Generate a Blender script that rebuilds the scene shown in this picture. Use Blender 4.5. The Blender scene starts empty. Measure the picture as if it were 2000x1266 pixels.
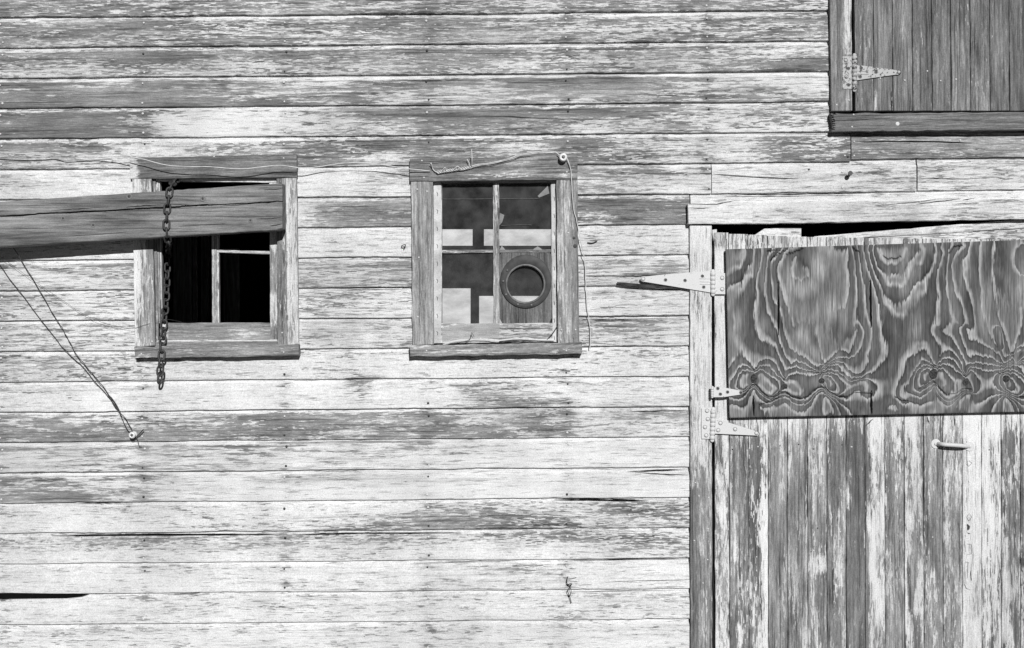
import bpy, math, random
from mathutils import Vector, Matrix, noise as mnoise
R = random.Random(7)

# ------------------------------------------------------------------ camera, sky, sun
S = 0.002          # metres per photo pixel on the wall plane
D = 5.0            # camera distance from the wall
EYE = 1.6
sc = bpy.context.scene
col = sc.collection
cam_d = bpy.data.cameras.new('camera'); cam = bpy.data.objects.new('camera', cam_d); col.objects.link(cam)
cam.location = (0, -D, EYE); cam.rotation_euler = (math.radians(90), 0, 0)
cam_d.sensor_width = 36; cam_d.lens = 36 * D / (2000 * S); cam_d.clip_end = 2000; cam_d.clip_start = 0.05
sc.camera = cam
SUN = Vector((0.18, -1.0, 0.45)).normalized()
w = bpy.data.worlds.new("World"); sc.world = w; w.use_nodes = True
nt = w.node_tree; bg = nt.nodes['Background']
sky = nt.nodes.new('ShaderNodeTexSky'); sky.sky_type = 'NISHITA'; sky.sun_disc = False
elev = math.asin(SUN.z)
sky.sun_elevation = elev
sky.sun_rotation = math.atan2(SUN.x, SUN.y)
bw = nt.nodes.new('ShaderNodeRGBToBW')
nt.links.new(sky.outputs[0], bw.inputs[0]); nt.links.new(bw.outputs[0], bg.inputs[0])
sky.air_density = 0.09; sky.dust_density = 0.1; sky.ozone_density = 1.0; sky.altitude = 1500
bg.inputs[1].default_value = 0.05
sl = bpy.data.lights.new('sun', 'SUN'); so = bpy.data.objects.new('sun', sl); col.objects.link(so)
sl.energy = 4.6; sl.angle = math.radians(0.5); sl.color = (1.0, 1.0, 1.0)
so.rotation_euler = SUN.to_track_quat('Z', 'Y').to_euler(); so.location = (0, -8, 5)
sc.view_settings.view_transform = 'Standard'; sc.view_settings.look = 'None'
sc.view_settings.gamma = 1; sc.view_settings.exposure = -0.26
sc.render.engine = 'CYCLES'

# ------------------------------------------------------------------ placement
def P(px, py, o=0.0, ref=None):
    """photo pixel -> world point standing o metres out from the wall (ref: depth whose scale is used)"""
    k = S * (D - (o if ref is None else ref)) / D
    return Vector(((px - 1000) * k, -o, EYE + (633 - py) * k))

# ------------------------------------------------------------------ materials
def newmat(name):
    m = bpy.data.materials.new(name); m.use_nodes = True
    n = m.node_tree; n.nodes.clear()
    return m, n
class N:
    def __init__(s, t): s.t = t
    def add(s, typ, **kw):
        n = s.t.nodes.new(typ)
        for k, v in kw.items(): setattr(n, k, v)
        return n
    def put(s, sock, v):
        if isinstance(v, bpy.types.NodeSocket): s.t.links.new(v, sock)
        elif v is not None: sock.default_value = v
    def m(s, op, a, b=None, c=None, clamp=False):
        n = s.add('ShaderNodeMath', operation=op); n.use_clamp = clamp
        s.put(n.inputs[0], a); s.put(n.inputs[1], b)
        if c is not None: s.put(n.inputs[2], c)
        return n.outputs[0]
    def rng(s, v, a, b, c=0., d=1., smooth=False):
        n = s.add('ShaderNodeMapRange'); n.interpolation_type = 'SMOOTHSTEP' if smooth else 'LINEAR'
        for i, x in enumerate((v, a, b, c, d)): s.put(n.inputs[i], x)
        return n.outputs[0]
    def noise(s, vec, scale, detail=3, rough=.55, dist=0.):
        mp = s.add('ShaderNodeMapping'); s.put(mp.inputs[0], vec); mp.inputs['Scale'].default_value = scale
        n = s.add('ShaderNodeTexNoise'); s.put(n.inputs['Vector'], mp.outputs[0])
        n.inputs['Scale'].default_value = 1; n.inputs['Detail'].default_value = detail
        n.inputs['Roughness'].default_value = rough; n.inputs['Distortion'].default_value = dist
        return n.outputs[0]
    def mix(s, f, a, b):
        n = s.add('ShaderNodeMix', data_type='FLOAT'); s.put(n.inputs[0], f); s.put(n.inputs[2], a); s.put(n.inputs[3], b)
        return n.outputs[0]
    def attr(s, name, vec=False):
        n = s.add('ShaderNodeAttribute', attribute_name=name); return n.outputs['Vector' if vec else 'Fac']
    def grey(s, v):
        n = s.add('ShaderNodeCombineColor')
        for i in range(3): s.put(n.inputs[i], v)
        return n.outputs[0]
    def out(s, colr, rough=.8, bump=None, strength=.5, dist=.001, metal=0., spec=.3):
        b = s.add('ShaderNodeBsdfPrincipled'); s.put(b.inputs['Base Color'], colr); s.put(b.inputs['Roughness'], rough)
        s.put(b.inputs['Metallic'], metal); s.put(b.inputs['Specular IOR Level'], spec)
        if bump is not None:
            bn = s.add('ShaderNodeBump'); bn.inputs['Strength'].default_value = strength; bn.inputs['Distance'].default_value = dist
            s.put(bn.inputs['Height'], bump); s.t.links.new(bn.outputs[0], b.inputs['Normal'])
        o = s.add('ShaderNodeOutputMaterial'); s.t.links.new(b.outputs[0], o.inputs[0]); return b

def wood_mat(name, paint=.80, lo=.07, hi=.37, ring=.5, nopaint=False, blot=(.82, 1.15)):
    m, t = newmat(name); n = N(t)
    g = n.attr('guv', True); wear = n.attr('wear'); tone = n.attr('tone')
    n1 = n.noise(g, (9, 62, 1), 5, .62, .35)
    n2 = n.noise(g, (28, 250, 1), 3, .6)
    n3 = n.noise(g, (2.0, 10, 1), 3, .55)
    mp = n.add('ShaderNodeMapping'); n.put(mp.inputs[0], g); mp.inputs['Scale'].default_value = (46, 260, 1)
    vo = n.add('ShaderNodeTexVoronoi', distance='CHEBYCHEV'); n.put(vo.inputs['Vector'], mp.outputs[0]); vo.inputs['Scale'].default_value = 1
    sp = n.add('ShaderNodeSeparateColor'); n.put(sp.inputs[0], vo.outputs['Color'])
    field = n.noise(g, (.8, 9, 1), 2, .5, .6)
    rings = n.m('SINE', n.m('MULTIPLY', field, 95.))
    ringmask = n.rng(n.noise(g, (.9, 5, 11), 2), .42, .62)
    rings = n.m('MULTIPLY', rings, ringmask)
    # each board has a character of its own: flaky, ringed or streaky
    sx = n.add('ShaderNodeSeparateXYZ'); n.put(sx.inputs[0], g)
    wn = n.add('ShaderNodeTexWhiteNoise', noise_dimensions='1D'); n.put(wn.inputs['W'], sx.outputs[2])
    ch = n.add('ShaderNodeSeparateColor'); n.put(ch.inputs[0], wn.outputs['Color'])
    def part(v, w): return n.m('MULTIPLY', n.m('SUBTRACT', v, .5), w)
    n4 = n.noise(g, (4.2, 105, 21), 4, .6, .2)
    sm = n.m('ADD', .5, part(n1, n.rng(ch.outputs[0], 0., 1., .30, .50)))
    sm = n.m('ADD', sm, part(n4, n.rng(ch.outputs[0], 0., 1., .42, .12)))
    sm = n.m('ADD', sm, part(n2, .24)); sm = n.m('ADD', sm, part(n3, .24))
    sm = n.m('ADD', sm, part(sp.outputs[0], n.rng(ch.outputs[1], 0., 1., .04, .22)))
    sm = n.m('ADD', sm, n.m('MULTIPLY', rings, n.rng(ch.outputs[2], .3, 1., .02 * ring, .11 * ring)))
    thr = n.rng(wear, 0., 1., .672, .345) if not nopaint else 0.
    d = n.m('SUBTRACT', sm, thr)
    # flaked edges are crisp in some places, worn thin in others
    soft = n.rng(n.noise(g, (2.4, 14, 13), 2), .46, .68, .007, .035)
    bare = n.rng(n.m('DIVIDE', d, soft), -1., 1.)
    thin = n.rng(d, -.17, .01)
    # bare weathered wood
    f1 = n.noise(g, (5, 125, 1), 4, .65); f2 = n.noise(g, (2.6, 20, 1), 4, .65)
    f3 = n.noise(g, (40, 520, 1), 2, .6)
    wv = n.m('MULTIPLY', f1, .36); wv = n.m('MULTIPLY_ADD', f2, .44, wv); wv = n.m('MULTIPLY_ADD', f3, .20, wv)
    wv = n.m('MULTIPLY_ADD', rings, .06 * ring, wv)
    wood = n.rng(wv, .36, .64, lo, hi)
    wood = n.m('MULTIPLY', wood, tone)
    if not nopaint: wood = n.m('MULTIPLY', wood, n.rng(d, .0, .16, 1.22, .80))
    wood = n.m('MULTIPLY', wood, n.rng(n.noise(g, (2.2, 7, 31), 3, .6), .34, .66, blot[0], blot[1]))
    # fine dark checks and grain lines
    chk = n.noise(g, (12, 165, 3), 3, .6)
    chkl = n.rng(n.m('MULTIPLY_ADD', wear, .11, chk), .61, .69)
    lines = n.rng(n.noise(g, (2.6, 118, 17), 3, .6), .54, .64)
    pv = n.m('MULTIPLY', paint, n.rng(n.m('POWER', thin, 1.4), 0., 1., 1.0, .72))
    pv = n.m('MULTIPLY', pv, n.rng(n.noise(g, (6, 26, 5), 4, .6), .3, .7, .90, 1.05))
    pv = n.m('MULTIPLY', pv, n.rng(n.noise(g, (1.3, 5, 9), 3, .6), .33, .55, n.rng(wear, 0., .55, .98, .70), 1.02))
    pv = n.m('MULTIPLY', pv, n.rng(chkl, 0., 1., 1., .52))
    pv = n.m('MULTIPLY', pv, n.m('SUBTRACT', 1., n.m('MULTIPLY', n.m('MULTIPLY', lines, .55), n.rng(wear, .05, .6, .12, .9))))
    tc = n.add('ShaderNodeTexCoord').outputs['Object']
    st = n.noise(tc, (3.4, 1., .9), 4, .6)
    pv = n.m('MULTIPLY', pv, n.rng(st, .36, .56, .86, 1.02))
    c = n.mix(bare, pv, n.m('MULTIPLY', wood, n.rng(lines, 0., 1., 1.08, .55)))
    c = n.m('MULTIPLY', c, n.rng(n.noise(g, (210, 230, 7), 2, .7), .3, .7, .80, 1.20))
    h = n.m('MULTIPLY_ADD', bare, -.5, n.m('MULTIPLY', f1, .9))
    h = n.m('MULTIPLY_ADD', chkl, -.4, h)
    n.out(n.grey(c), .85, h, .75, .0012, spec=.15)
    return m

def plain(name, v, rough=.8, var=.25, sc_=(60, 60, 60), metal=0., spec=.3, bump=.3, dist=.0006):
    m, t = newmat(name); n = N(t)
    tc = n.add('ShaderNodeTexCoord').outputs['Object']
    a = n.noise(tc, sc_, 4, .6)
    c = n.m('MULTIPLY', n.rng(a, .3, .7, 1 - var, 1 + var), v)
    n.out(n.grey(c), rough, a, bump, dist, metal, spec)
    return m

def painted_metal(name, v, chip, rust=.06):
    m, t = newmat(name); n = N(t)
    tc = n.add('ShaderNodeTexCoord').outputs['Object']
    a = n.noise(tc, (90, 90, 90), 4, .65); b = n.noise(tc, (300, 300, 300), 3, .6)
    s = n.m('MULTIPLY_ADD', a, .7, n.m('MULTIPLY', b, .3))
    k = n.rng(s, chip, chip + .02)
    cv = n.m('MULTIPLY', v, n.rng(b, .3, .7, .88, 1.1))
    n.out(n.grey(n.mix(k, cv, rust)), .55, n.m('MULTIPLY_ADD', k, -.5, a), .5, .001, 0., .35)
    return m

M = {}
M['wood'] = wood_mat('peeling_painted_wood')
M['beam'] = wood_mat('grey_timber', lo=.075, hi=.36, ring=1.0, nopaint=True, blot=(.55, 1.3))
M['dark'] = plain('dark_gap', .008, 1., .2, spec=0.)
M['knot'] = plain('cracked_knot', .05, .9, .85, (140, 140, 140), spec=.1, bump=1., dist=.002)
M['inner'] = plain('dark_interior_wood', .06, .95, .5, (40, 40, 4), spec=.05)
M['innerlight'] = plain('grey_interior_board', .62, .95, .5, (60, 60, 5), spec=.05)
M['rust'] = plain('rusty_iron', .06, .62, .45, (160, 160, 160), metal=.25, spec=.5, bump=.9, dist=.0012)
M['hinge'] = painted_metal('painted_hinge_metal', .68, .63)
M['hinge_chipped'] = painted_metal('chipped_hinge_metal', .48, .545, .05)
M['porcelain'] = plain('porcelain', .80, .2, .05, spec=.6, bump=0)
M['wire'] = plain('weathered_wire', .68, .5, .3, (30, 30, 30), spec=.4)
M['darkwire'] = plain('dark_rusty_wire', .05, .6, .4, (60, 60, 60), spec=.3)
M['nail'] = plain('nail_metal', .66, .45, .25, (250, 250, 250), metal=0.)
M['darknail'] = plain('rusty_nail', .06, .6, .4, (250, 250, 250), metal=.3)
M['ringmetal'] = plain('dull_sheet_metal', .060, .6, .35, (30, 30, 30), metal=.2, spec=.3)
M['ringlight'] = plain('pale_worn_metal', .125, .5, .45, (45, 45, 45), metal=.2, spec=.4)
M['earth'] = plain('dry_earth', .07, .95, .35, (2.2, 2.2, 2.2), bump=.6, dist=.02)

M['pale_slope'] = plain('bright_backdrop', .62, .95, .30, (2.6, 2.6, 2.6), bump=0)  # pale surface for the added slope that brightens the view through the panes
def film_mat(name, dust, gloss=.05, lv=.5):
    m, t = newmat(name); n = N(t)
    tc = n.add('ShaderNodeTexCoord').outputs['Object']
    a = n.noise(tc, (12, 12, 12), 4, .6); b = n.noise(tc, (300, 300, 300), 2, .6)
    f = n.m('MULTIPLY', n.rng(a, .34, .66, .45, 1.6), dust); f = n.m('MULTIPLY', f, n.rng(b, .3, .7, .8, 1.2), clamp=True)  # uneven dust; its mottling also imitates faint reflections in the panes
    tr = n.add('ShaderNodeBsdfTransparent'); df = n.add('ShaderNodeBsdfDiffuse'); df.inputs[0].default_value = (lv, lv, lv, 1)
    gl = n.add('ShaderNodeBsdfGlossy'); gl.inputs['Roughness'].default_value = .08
    m1 = n.add('ShaderNodeMixShader'); n.put(m1.inputs[0], f); t.links.new(tr.outputs[0], m1.inputs[1]); t.links.new(df.outputs[0], m1.inputs[2])
    m2 = n.add('ShaderNodeMixShader'); m2.inputs[0].default_value = gloss; t.links.new(m1.outputs[0], m2.inputs[1]); t.links.new(gl.outputs[0], m2.inputs[2])
    o = n.add('ShaderNodeOutputMaterial'); t.links.new(m2.outputs[0], o.inputs[0]); return m
M['glass'] = film_mat('dusty_glass', .045, .02)
M['film'] = film_mat('milky_plastic_film', .72, .04, .74)
M['scrap'] = film_mat('torn_plastic', .30, .04, .6)

def ply_mat():
    m, t = newmat('weathered_plywood'); n = N(t)
    g = n.attr('guv', True); fig = n.attr('fig'); wr = n.attr('wear'); msk = n.attr('tone')
    dk = n.m('MAXIMUM', wr, 0.); pb = n.m('MAXIMUM', n.m('MULTIPLY', wr, -1.), 0.)
    j1 = n.noise(g, (12, 170, 1), 4, .65); j2 = n.noise(g, (6, 24, 1), 4, .6)
    f = n.m('MULTIPLY_ADD', n.m('SUBTRACT', j1, .5), .45, fig); f = n.m('MULTIPLY_ADD', n.m('SUBTRACT', j2, .5), .42, f)
    fr = n.m('FRACT', f)
    line = n.m('MULTIPLY', n.rng(fr, .0, .06), n.rng(fr, .09, .35, 1., 0.))
    line = n.m('MULTIPLY', line, n.rng(n.noise(g, (6, 14, 5), 3), .3, .6, .6, 1.)); line = n.m('MULTIPLY', line, n.rng(msk, 0., 1., .30, 1.))
    jp = n.m('MULTIPLY', pb, n.rng(n.noise(g, (7, 110, 9), 4, .7), .36, .62, .35, 1.35))
    patch = n.rng(n.noise(g, (4.5, 20, 3), 5, .65), .50, .70)
    line = n.m('MAXIMUM', line, n.m('MULTIPLY', patch, .30)); line = n.m('MAXIMUM', line, jp, clamp=False)
    line = n.m('MINIMUM', line, 1.)
    line = n.m('MULTIPLY', line, n.rng(dk, .2, .8, 1., .15))
    fine = n.noise(g, (6, 300, 1), 3, .7); fine2 = n.noise(g, (20, 150, 8), 4, .65)
    base = n.rng(n.noise(g, (6, 30, 2), 5, .65), .3, .7, .06, .135)
    base = n.m('MULTIPLY', base, n.rng(dk, .1, .7, 1., .16))
    edge = n.m('MULTIPLY', n.rng(fr, .74, .97), n.rng(fr, .985, 1., 1., 0.))
    base = n.m('MULTIPLY', base, n.rng(n.m('MULTIPLY', edge, msk), 0., 1., 1., .48))
    c = n.mix(line, base, .50)
    c = n.m('MULTIPLY', c, n.rng(fine, .34, .64, .58, 1.28)); c = n.m('MULTIPLY', c, n.rng(fine2, .3, .7, .80, 1.16))
    n.out(n.grey(c), .8, fine, .6, .001, spec=.15)
    return m
M['ply'] = ply_mat()

# ------------------------------------------------------------------ mesh building
class MB:
    def __init__(s): s.v = []; s.f = []; s.g = []; s.w = []; s.t = []; s.mi = []; s.sm = []; s.fig = None
    def vert(s, co, g=(0, 0, 0), w=.5, t=1.):
        s.v.append(tuple(co)); s.g.append(g); s.w.append(w); s.t.append(t); return len(s.v) - 1
    def face(s, ids, mi=0, sm=False): s.f.append(tuple(ids)); s.mi.append(mi); s.sm.append(sm)
    def build(s, name, mats, parent=None, label=None):
        me = bpy.data.meshes.new(name); me.from_pydata(s.v, [], s.f); 
        for m in (mats if isinstance(mats, (list, tuple)) else [mats]): me.materials.append(m)
        a = me.attributes.new('guv', 'FLOAT_VECTOR', 'POINT'); a.data.foreach_set('vector', [c for g in s.g for c in g])
        a = me.attributes.new('wear', 'FLOAT', 'POINT'); a.data.foreach_set('value', s.w)
        a = me.attributes.new('tone', 'FLOAT', 'POINT'); a.data.foreach_set('value', s.t)
        if s.fig: a = me.attributes.new('fig', 'FLOAT', 'POINT'); a.data.foreach_set('value', s.fig)
        me.polygons.foreach_set('material_index', s.mi); me.polygons.foreach_set('use_smooth', s.sm)
        me.update()
        o = bpy.data.objects.new(name, me); col.objects.link(o)
        if parent: o.parent = parent; o.matrix_parent_inverse = parent.matrix_basis.inverted()
        if label: o['label'] = label
        return o
def tag(o, label=None, cat=None, group=None, kind=None):
    for k, v in (('label', label), ('category', cat), ('group', group), ('kind', kind)):
        if v: o[k] = v
    return o
def empty(name, loc, parent=None):
    o = bpy.data.objects.new(name, None); col.objects.link(o); o.location = loc; o.empty_display_size = .05
    if parent: o.parent = parent; o.matrix_parent_inverse = parent.matrix_basis.inverted()
    return o
_seed = [0]
def seed():
    _seed[0] += 1; return _seed[0] * 7.31

def plank(mb, q, of, ob, grain='h', wear=.5, tone=1., jit=.5, mi=0, bev=.9, n=None, ref=None, rag=(0, 0)):
    """q: four photo-pixel corners TL,TR,BR,BL; of/ob: how far front and back stand out from the wall.
    rag: ragged amount in px at the (left/top, right/bottom) end of the grain"""
    ref = of if ref is None else ref
    TL, TR, BR, BL = [Vector(p) for p in q]
    L = ((TR - TL).length if grain == 'h' else (BL - TL).length); W = ((BL - TL).length if grain == 'h' else (TR - TL).length)
    na = n or max(2, int(L / 11)); nw = max(2, int(W / 9))
    ea = min(.25, bev / L); ew = min(.25, bev / W)
    A = [0, ea] + [ea + (1 - 2 * ea) * i / na for i in range(1, na)] + [1 - ea, 1]
    B = [0, ew] + [ew + (1 - 2 * ew) * i / nw for i in range(1, nw)] + [1 - ew, 1]
    sd = seed(); s0 = R.random() * 40; s1 = R.random() * 40
    dv = (TR - TL).normalized() if grain == 'v' else (BL - TL).normalized()
    al = (TR - TL).normalized() if grain == 'h' else (BL - TL).normalized()
    idx = {}
    for i, a in enumerate(A):
        j0 = mnoise.noise((a * L / 22., s0, 1.)) * 2 * jit + mnoise.noise((a * L / 6., s0, 4.)) * jit * .8
        j1 = mnoise.noise((a * L / 22., s1, 2.)) * 2 * jit + mnoise.noise((a * L / 6., s1, 5.)) * jit * .8
        for j, b in enumerate(B):
            if grain == 'h': p = TL.lerp(TR, a).lerp(BL.lerp(BR, a), b)
            else: p = TL.lerp(BL, a).lerp(TR.lerp(BR, a), b)
            p = p + dv * (j0 * (1 - b) + j1 * b)
            if rag[0]: p = p + al * (rag[0] * mnoise.noise((b * W / 5., s0, 9.)) * max(0, 1 - a * L / 14))
            if rag[1]: p = p + al * (rag[1] * mnoise.noise((b * W / 5., s0, 12.)) * max(0, 1 - (1 - a) * L / 14))
            edge = i in (0, len(A) - 1) or j in (0, len(B) - 1)
            o = of - (.0012 if edge else 0)
            wv = wear(p.x, p.y) if callable(wear) else wear
            idx[i, j] = mb.vert(P(p.x, p.y, o, ref), (a * L * S, b * W * S, sd), max(0, min(1.1, wv)), tone)
    for i in range(len(A) - 1):
        for j in range(len(B) - 1):
            f = (idx[i, j], idx[i + 1, j], idx[i + 1, j + 1], idx[i, j + 1])
            mb.face(f if grain == 'v' else f[::-1], mi)
    ring = [(i, 0) for i in range(len(A))] + [(len(A) - 1, j) for j in range(1, len(B))] + \
           [(i, len(B) - 1) for i in range(len(A) - 2, -1, -1)] + [(0, j) for j in range(len(B) - 2, 0, -1)]
    back = []
    for k in ring:
        v = mb.v[idx[k]]; g = mb.g[idx[k]]
        back.append(mb.vert((v[0], -ob, v[2]), (g[0], g[1] + (of - ob), sd), mb.w[idx[k]] + .2, tone))
    m_ = len(ring)
    for k in range(m_):
        a, b = idx[ring[k]], idx[ring[(k + 1) % m_]]
        f = (a, back[k], back[(k + 1) % m_], b)
        mb.face(f if grain == 'v' else f[::-1], mi)
    mb.face(back if grain == 'v' else back[::-1], mi)

def box(mb, lo, hi, mi=0, **kw):
    x0, y0, z0 = lo; x1, y1, z1 = hi; sd = seed()
    i = [mb.vert((x, y, z), (z, x + y, sd), kw.get('wear', 1.), kw.get('tone', 1.)) for x in (x0, x1) for y in (y0, y1) for z in (z0, z1)]
    for f in ((0, 1, 3, 2), (4, 6, 7, 5), (0, 4, 5, 1), (2, 3, 7, 6), (0, 2, 6, 4), (1, 5, 7, 3)): mb.face([i[k] for k in f], mi)

def prism(mb, pts, of, ob, mi=0, ref=None, bev=.0008, wear=.2):
    """photo-pixel outline extruded between two depths with a small bevel"""
    ref = of if ref is None else ref; sd = seed()
    c = sum((Vector(p) for p in pts), Vector((0, 0))) / len(pts)
    ar = sum(pts[k][0] * pts[(k + 1) % len(pts)][1] - pts[(k + 1) % len(pts)][0] * pts[k][1] for k in range(len(pts)))
    if ar < 0: pts = pts[::-1]
    g = lambda p: (p[0] * S, p[1] * S, sd)
    rings = []
    for o, inset in ((of, .6), (of - bev, 0), (ob, 0)):
        rr = []
        for p in pts:
            v = Vector(p); dd = c - v
            if inset: v = v + dd.normalized() * min(inset, dd.length * .3)
            rr.append(mb.vert(P(v.x, v.y, o, ref), g(p), wear))
        rings.append(rr)
    nn = len(pts)
    mb.face(rings[0][::-1], mi)
    for a, b in ((0, 1), (1, 2)):
        for k in range(nn):
            mb.face((rings[a][k], rings[a][(k + 1) % nn], rings[b][(k + 1) % nn], rings[b][k]), mi)
    mb.face(rings[2], mi)

def dome(mb, px, py, o, r, h, mi=0, n=10, smooth=True):
    """low rounded head standing on depth o, radius r and height h in metres"""
    c = P(px, py, o); rings = []
    for k, (rr, hh) in enumerate(((1., -.0005), (1., h * .45), (.72, h * .88))):
        rings.append([mb.vert((c.x + r * rr * math.cos(6.2832 * i / n), c.y - hh, c.z + r * rr * math.sin(6.2832 * i / n))) for i in range(n)])
    top = mb.vert((c.x, c.y - h, c.z))
    for a in range(2):
        for i in range(n): mb.face((rings[a][i], rings[a][(i + 1) % n], rings[a + 1][(i + 1) % n], rings[a + 1][i]), mi, smooth)
    for i in range(n): mb.face((rings[2][i], rings[2][(i + 1) % n], top), mi, smooth)

def catmull(pts, sub=6):
    pts = [Vector(p) for p in pts]; out = []
    for i in range(len(pts) - 1):
        p0 = pts[max(0, i - 1)]; p1 = pts[i]; p2 = pts[i + 1]; p3 = pts[min(len(pts) - 1, i + 2)]
        for k in range(sub):
            t = k / sub
            out.append(.5 * ((2 * p1) + (p2 - p0) * t + (2 * p0 - 5 * p1 + 4 * p2 - p3) * t * t + (3 * p1 - p0 - 3 * p2 + p3) * t ** 3))
    out.append(pts[-1]); return out
def tube(mb, pts, r, n=7, mi=0, closed=False, taper=None):
    rings = []; N_ = len(pts); up = Vector((0.13, -1, .21)).normalized()
    for i, p in enumerate(pts):
        if closed: t = (pts[(i + 1) % N_] - pts[i - 1])
        else: t = pts[min(i + 1, N_ - 1)] - pts[max(i - 1, 0)]
        if t.length < 1e-9: t = Vector((0, 0, 1))
        t.normalize(); a = t.cross(up)
        if a.length < .05: a = t.cross(Vector((1, 0, 0)))
        a.normalize(); b = t.cross(a)
        rr = r * (taper(i / max(1, N_ - 1)) if taper else 1)
        rings.append([mb.vert(p + rr * (a * math.cos(6.2832 * k / n) + b * math.sin(6.2832 * k / n))) for k in range(n)])
    for i in range(N_ if closed else N_ - 1):
        j = (i + 1) % N_
        for k in range(n): mb.face((rings[i][k], rings[i][(k + 1) % n], rings[j][(k + 1) % n], rings[j][k]), mi, True)
    if not closed: mb.face(rings[0][::-1], mi); mb.face(rings[-1], mi)
def wire(mb, pts, r=.0019, mi=0, sub=6, wob=0., n=6):
    q = catmull([P(a, b, o) for a, b, o in pts], sub)
    if wob: q = [p + Vector((mnoise.noise(p * 45), mnoise.noise(p * 45 + Vector((9, 0, 0))), mnoise.noise(p * 45 + Vector((0, 9, 0))))) * wob for p in q]
    tube(mb, q, r, n, mi)

def crack(mb, pts, o, wmax, mi=0):
    """a dark split: a thin tapering sliver laid a hair proud of the board it runs along"""
    pts = [Vector(p) for p in pts]; q = []
    for i in range(len(pts) - 1):
        for k in range(6): q.append(pts[i].lerp(pts[i + 1], k / 6))
    q.append(pts[-1]); n = len(q); a = []; b = []; sd = seed()
    for i, p in enumerate(q):
        d = (q[min(i + 1, n - 1)] - q[max(i - 1, 0)]).normalized(); nn = Vector((-d.y, d.x))
        w_ = wmax * (math.sin(math.pi * (i + .3) / (n - .4)) ** .6) * (.65 + .5 * R.random())
        p = p + nn * R.uniform(-.4, .4)
        a.append(mb.vert(P(*(p - nn * w_ / 2), o), (0, 0, sd))); b.append(mb.vert(P(*(p + nn * w_ / 2), o), (0, 0, sd)))
    for i in range(n - 1): mb.face((a[i], b[i], b[i + 1], a[i + 1]), mi)

# ------------------------------------------------------------------ ground
mb = MB()
i = [mb.vert(c) for c in ((-300, -300, 0), (300, -300, 0), (300, 300, 0), (-300, 300, 0))]; mb.face(i)
tag(mb.build('ground', M['earth']), kind='structure')

mb = MB(); rows = []
for i in range(41):
    x = -60 + 3 * i
    rows.append([mb.vert((x, y, z + (.6 * mnoise.noise((x / 9, y / 9, 0)) if z > 1 else 0))) for y, z in ((16, -.3), (22, 3.), (30, 9.), (44, 18.), (70, 26.), (110, 30.))])
for i in range(40):
    for j in range(5): mb.face((rows[i][j], rows[i + 1][j], rows[i + 1][j + 1], rows[i][j + 1]), 0, True)
tag(mb.build('added_pale_slope', M['pale_slope']), kind='structure')  # invented slope, added behind the barn so the far openings show bright

# ------------------------------------------------------------------ barn: siding
barn = empty('barn', (0, 0, 0))
tag(barn, 'old wooden barn wall with peeling white paint, two windows and doors', 'barn')
def line_y(k, x):
    return 93 + 59.35 * k - .0088 * (x - 100) + 1.5 * mnoise.noise((x / 170., k * 3.3, 0)) + .45 * mnoise.noise((x / 40., k * 5.1, 3))
WU = {-1: '556655565544445544', 0: '667756666655544332', 1: '665655455665554322', 2: '777421387688633422', 3: '773144388658311653',
      4: '322311145555522224', 5: '222222577855776655', 6: '222222111222211111', 7: '444444455544433444', 8: '444333332233333344',
      9: '444222244455533233', 10: '443221112222221111', 11: '222111123622222111', 12: '555677766444665442', 13: '455555443322222211',
      14: '765433443333322222', 15: '223311223444454333', 16: '445544454455544455', 17: '111322222332211233', 18: '222222322222232222'}
WL = {-1: '555565555544455533', 0: '334333444444446874', 1: '887766544555446354', 2: '888311127652431122', 3: '333155427786522653',
      4: '211111133444422334', 5: '222222566754776655', 6: '111111111122211111', 7: '444444445554433444', 8: '333333332222222333',
      9: '343222233454443433', 10: '333221111111122111', 11: '111111111552223110', 12: '777765577744344333', 13: '344543432222221111',
      14: '776321111111111111', 15: '111134566675556333', 16: '111122221111146666', 17: '112112324332222222', 18: '222222222222222222'}
def pad(s): return (s + s[-1] * 20)[:24]
NAILX = [3, 280, 557, 835, 1108, 1382, 1655]
BLOB = [(1310, 524, 34, 13, .45), (1262, 540, 30, 6, .3), (1165, 474, 16, 6, .7), (1500, 236, 60, 12, .25), (480, 842, 200, 14, .2), (1130, 330, 20, 8, .2),
        (930, 228, 75, 13, .55), (640, 300, 60, 22, .35), (690, 260, 60, 9, .4), (705, 745 - 3, 32, 14, .45), (700, 765, 28, 18, .4),
        (1180, 158, 90, 10, .45), (120, 245, 90, 20, .35), (330, 240, 110, 22, -.35), (480, 242, 70, 20, -.12), (300, 290, 60, 6, -.3), (480, 275, 60, 6, -.3), (1130, 200, 40, 20, -.15), (950, 175, 30, 60, -.1), (1020, 290, 60, 12, -.4), (680, 420, 60, 22, .3),
        (1200, 405, 55, 20, .25), (1060, 830, 60, 22, .3), (900, 1010, 110, 20, .25), (1240, 1070, 90, 14, .3), (560, 835, 120, 15, .2),
        (130, 970, 60, 14, .35), (1000, 790, 60, 12, .3), (690, 695, 50, 9, .3), (640, 655, 60, 16, .3), (240, 735, 60, 14, .15), (350, 288, 70, 8, .3),
        (1300, 205, 70, 9, .25), (1350, 290, 60, 18, .2), (1480, 290, 60, 18, .2), (560, 1145, 20, 7, .3), (1250, 1000, 80, 9, .3)]
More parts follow.
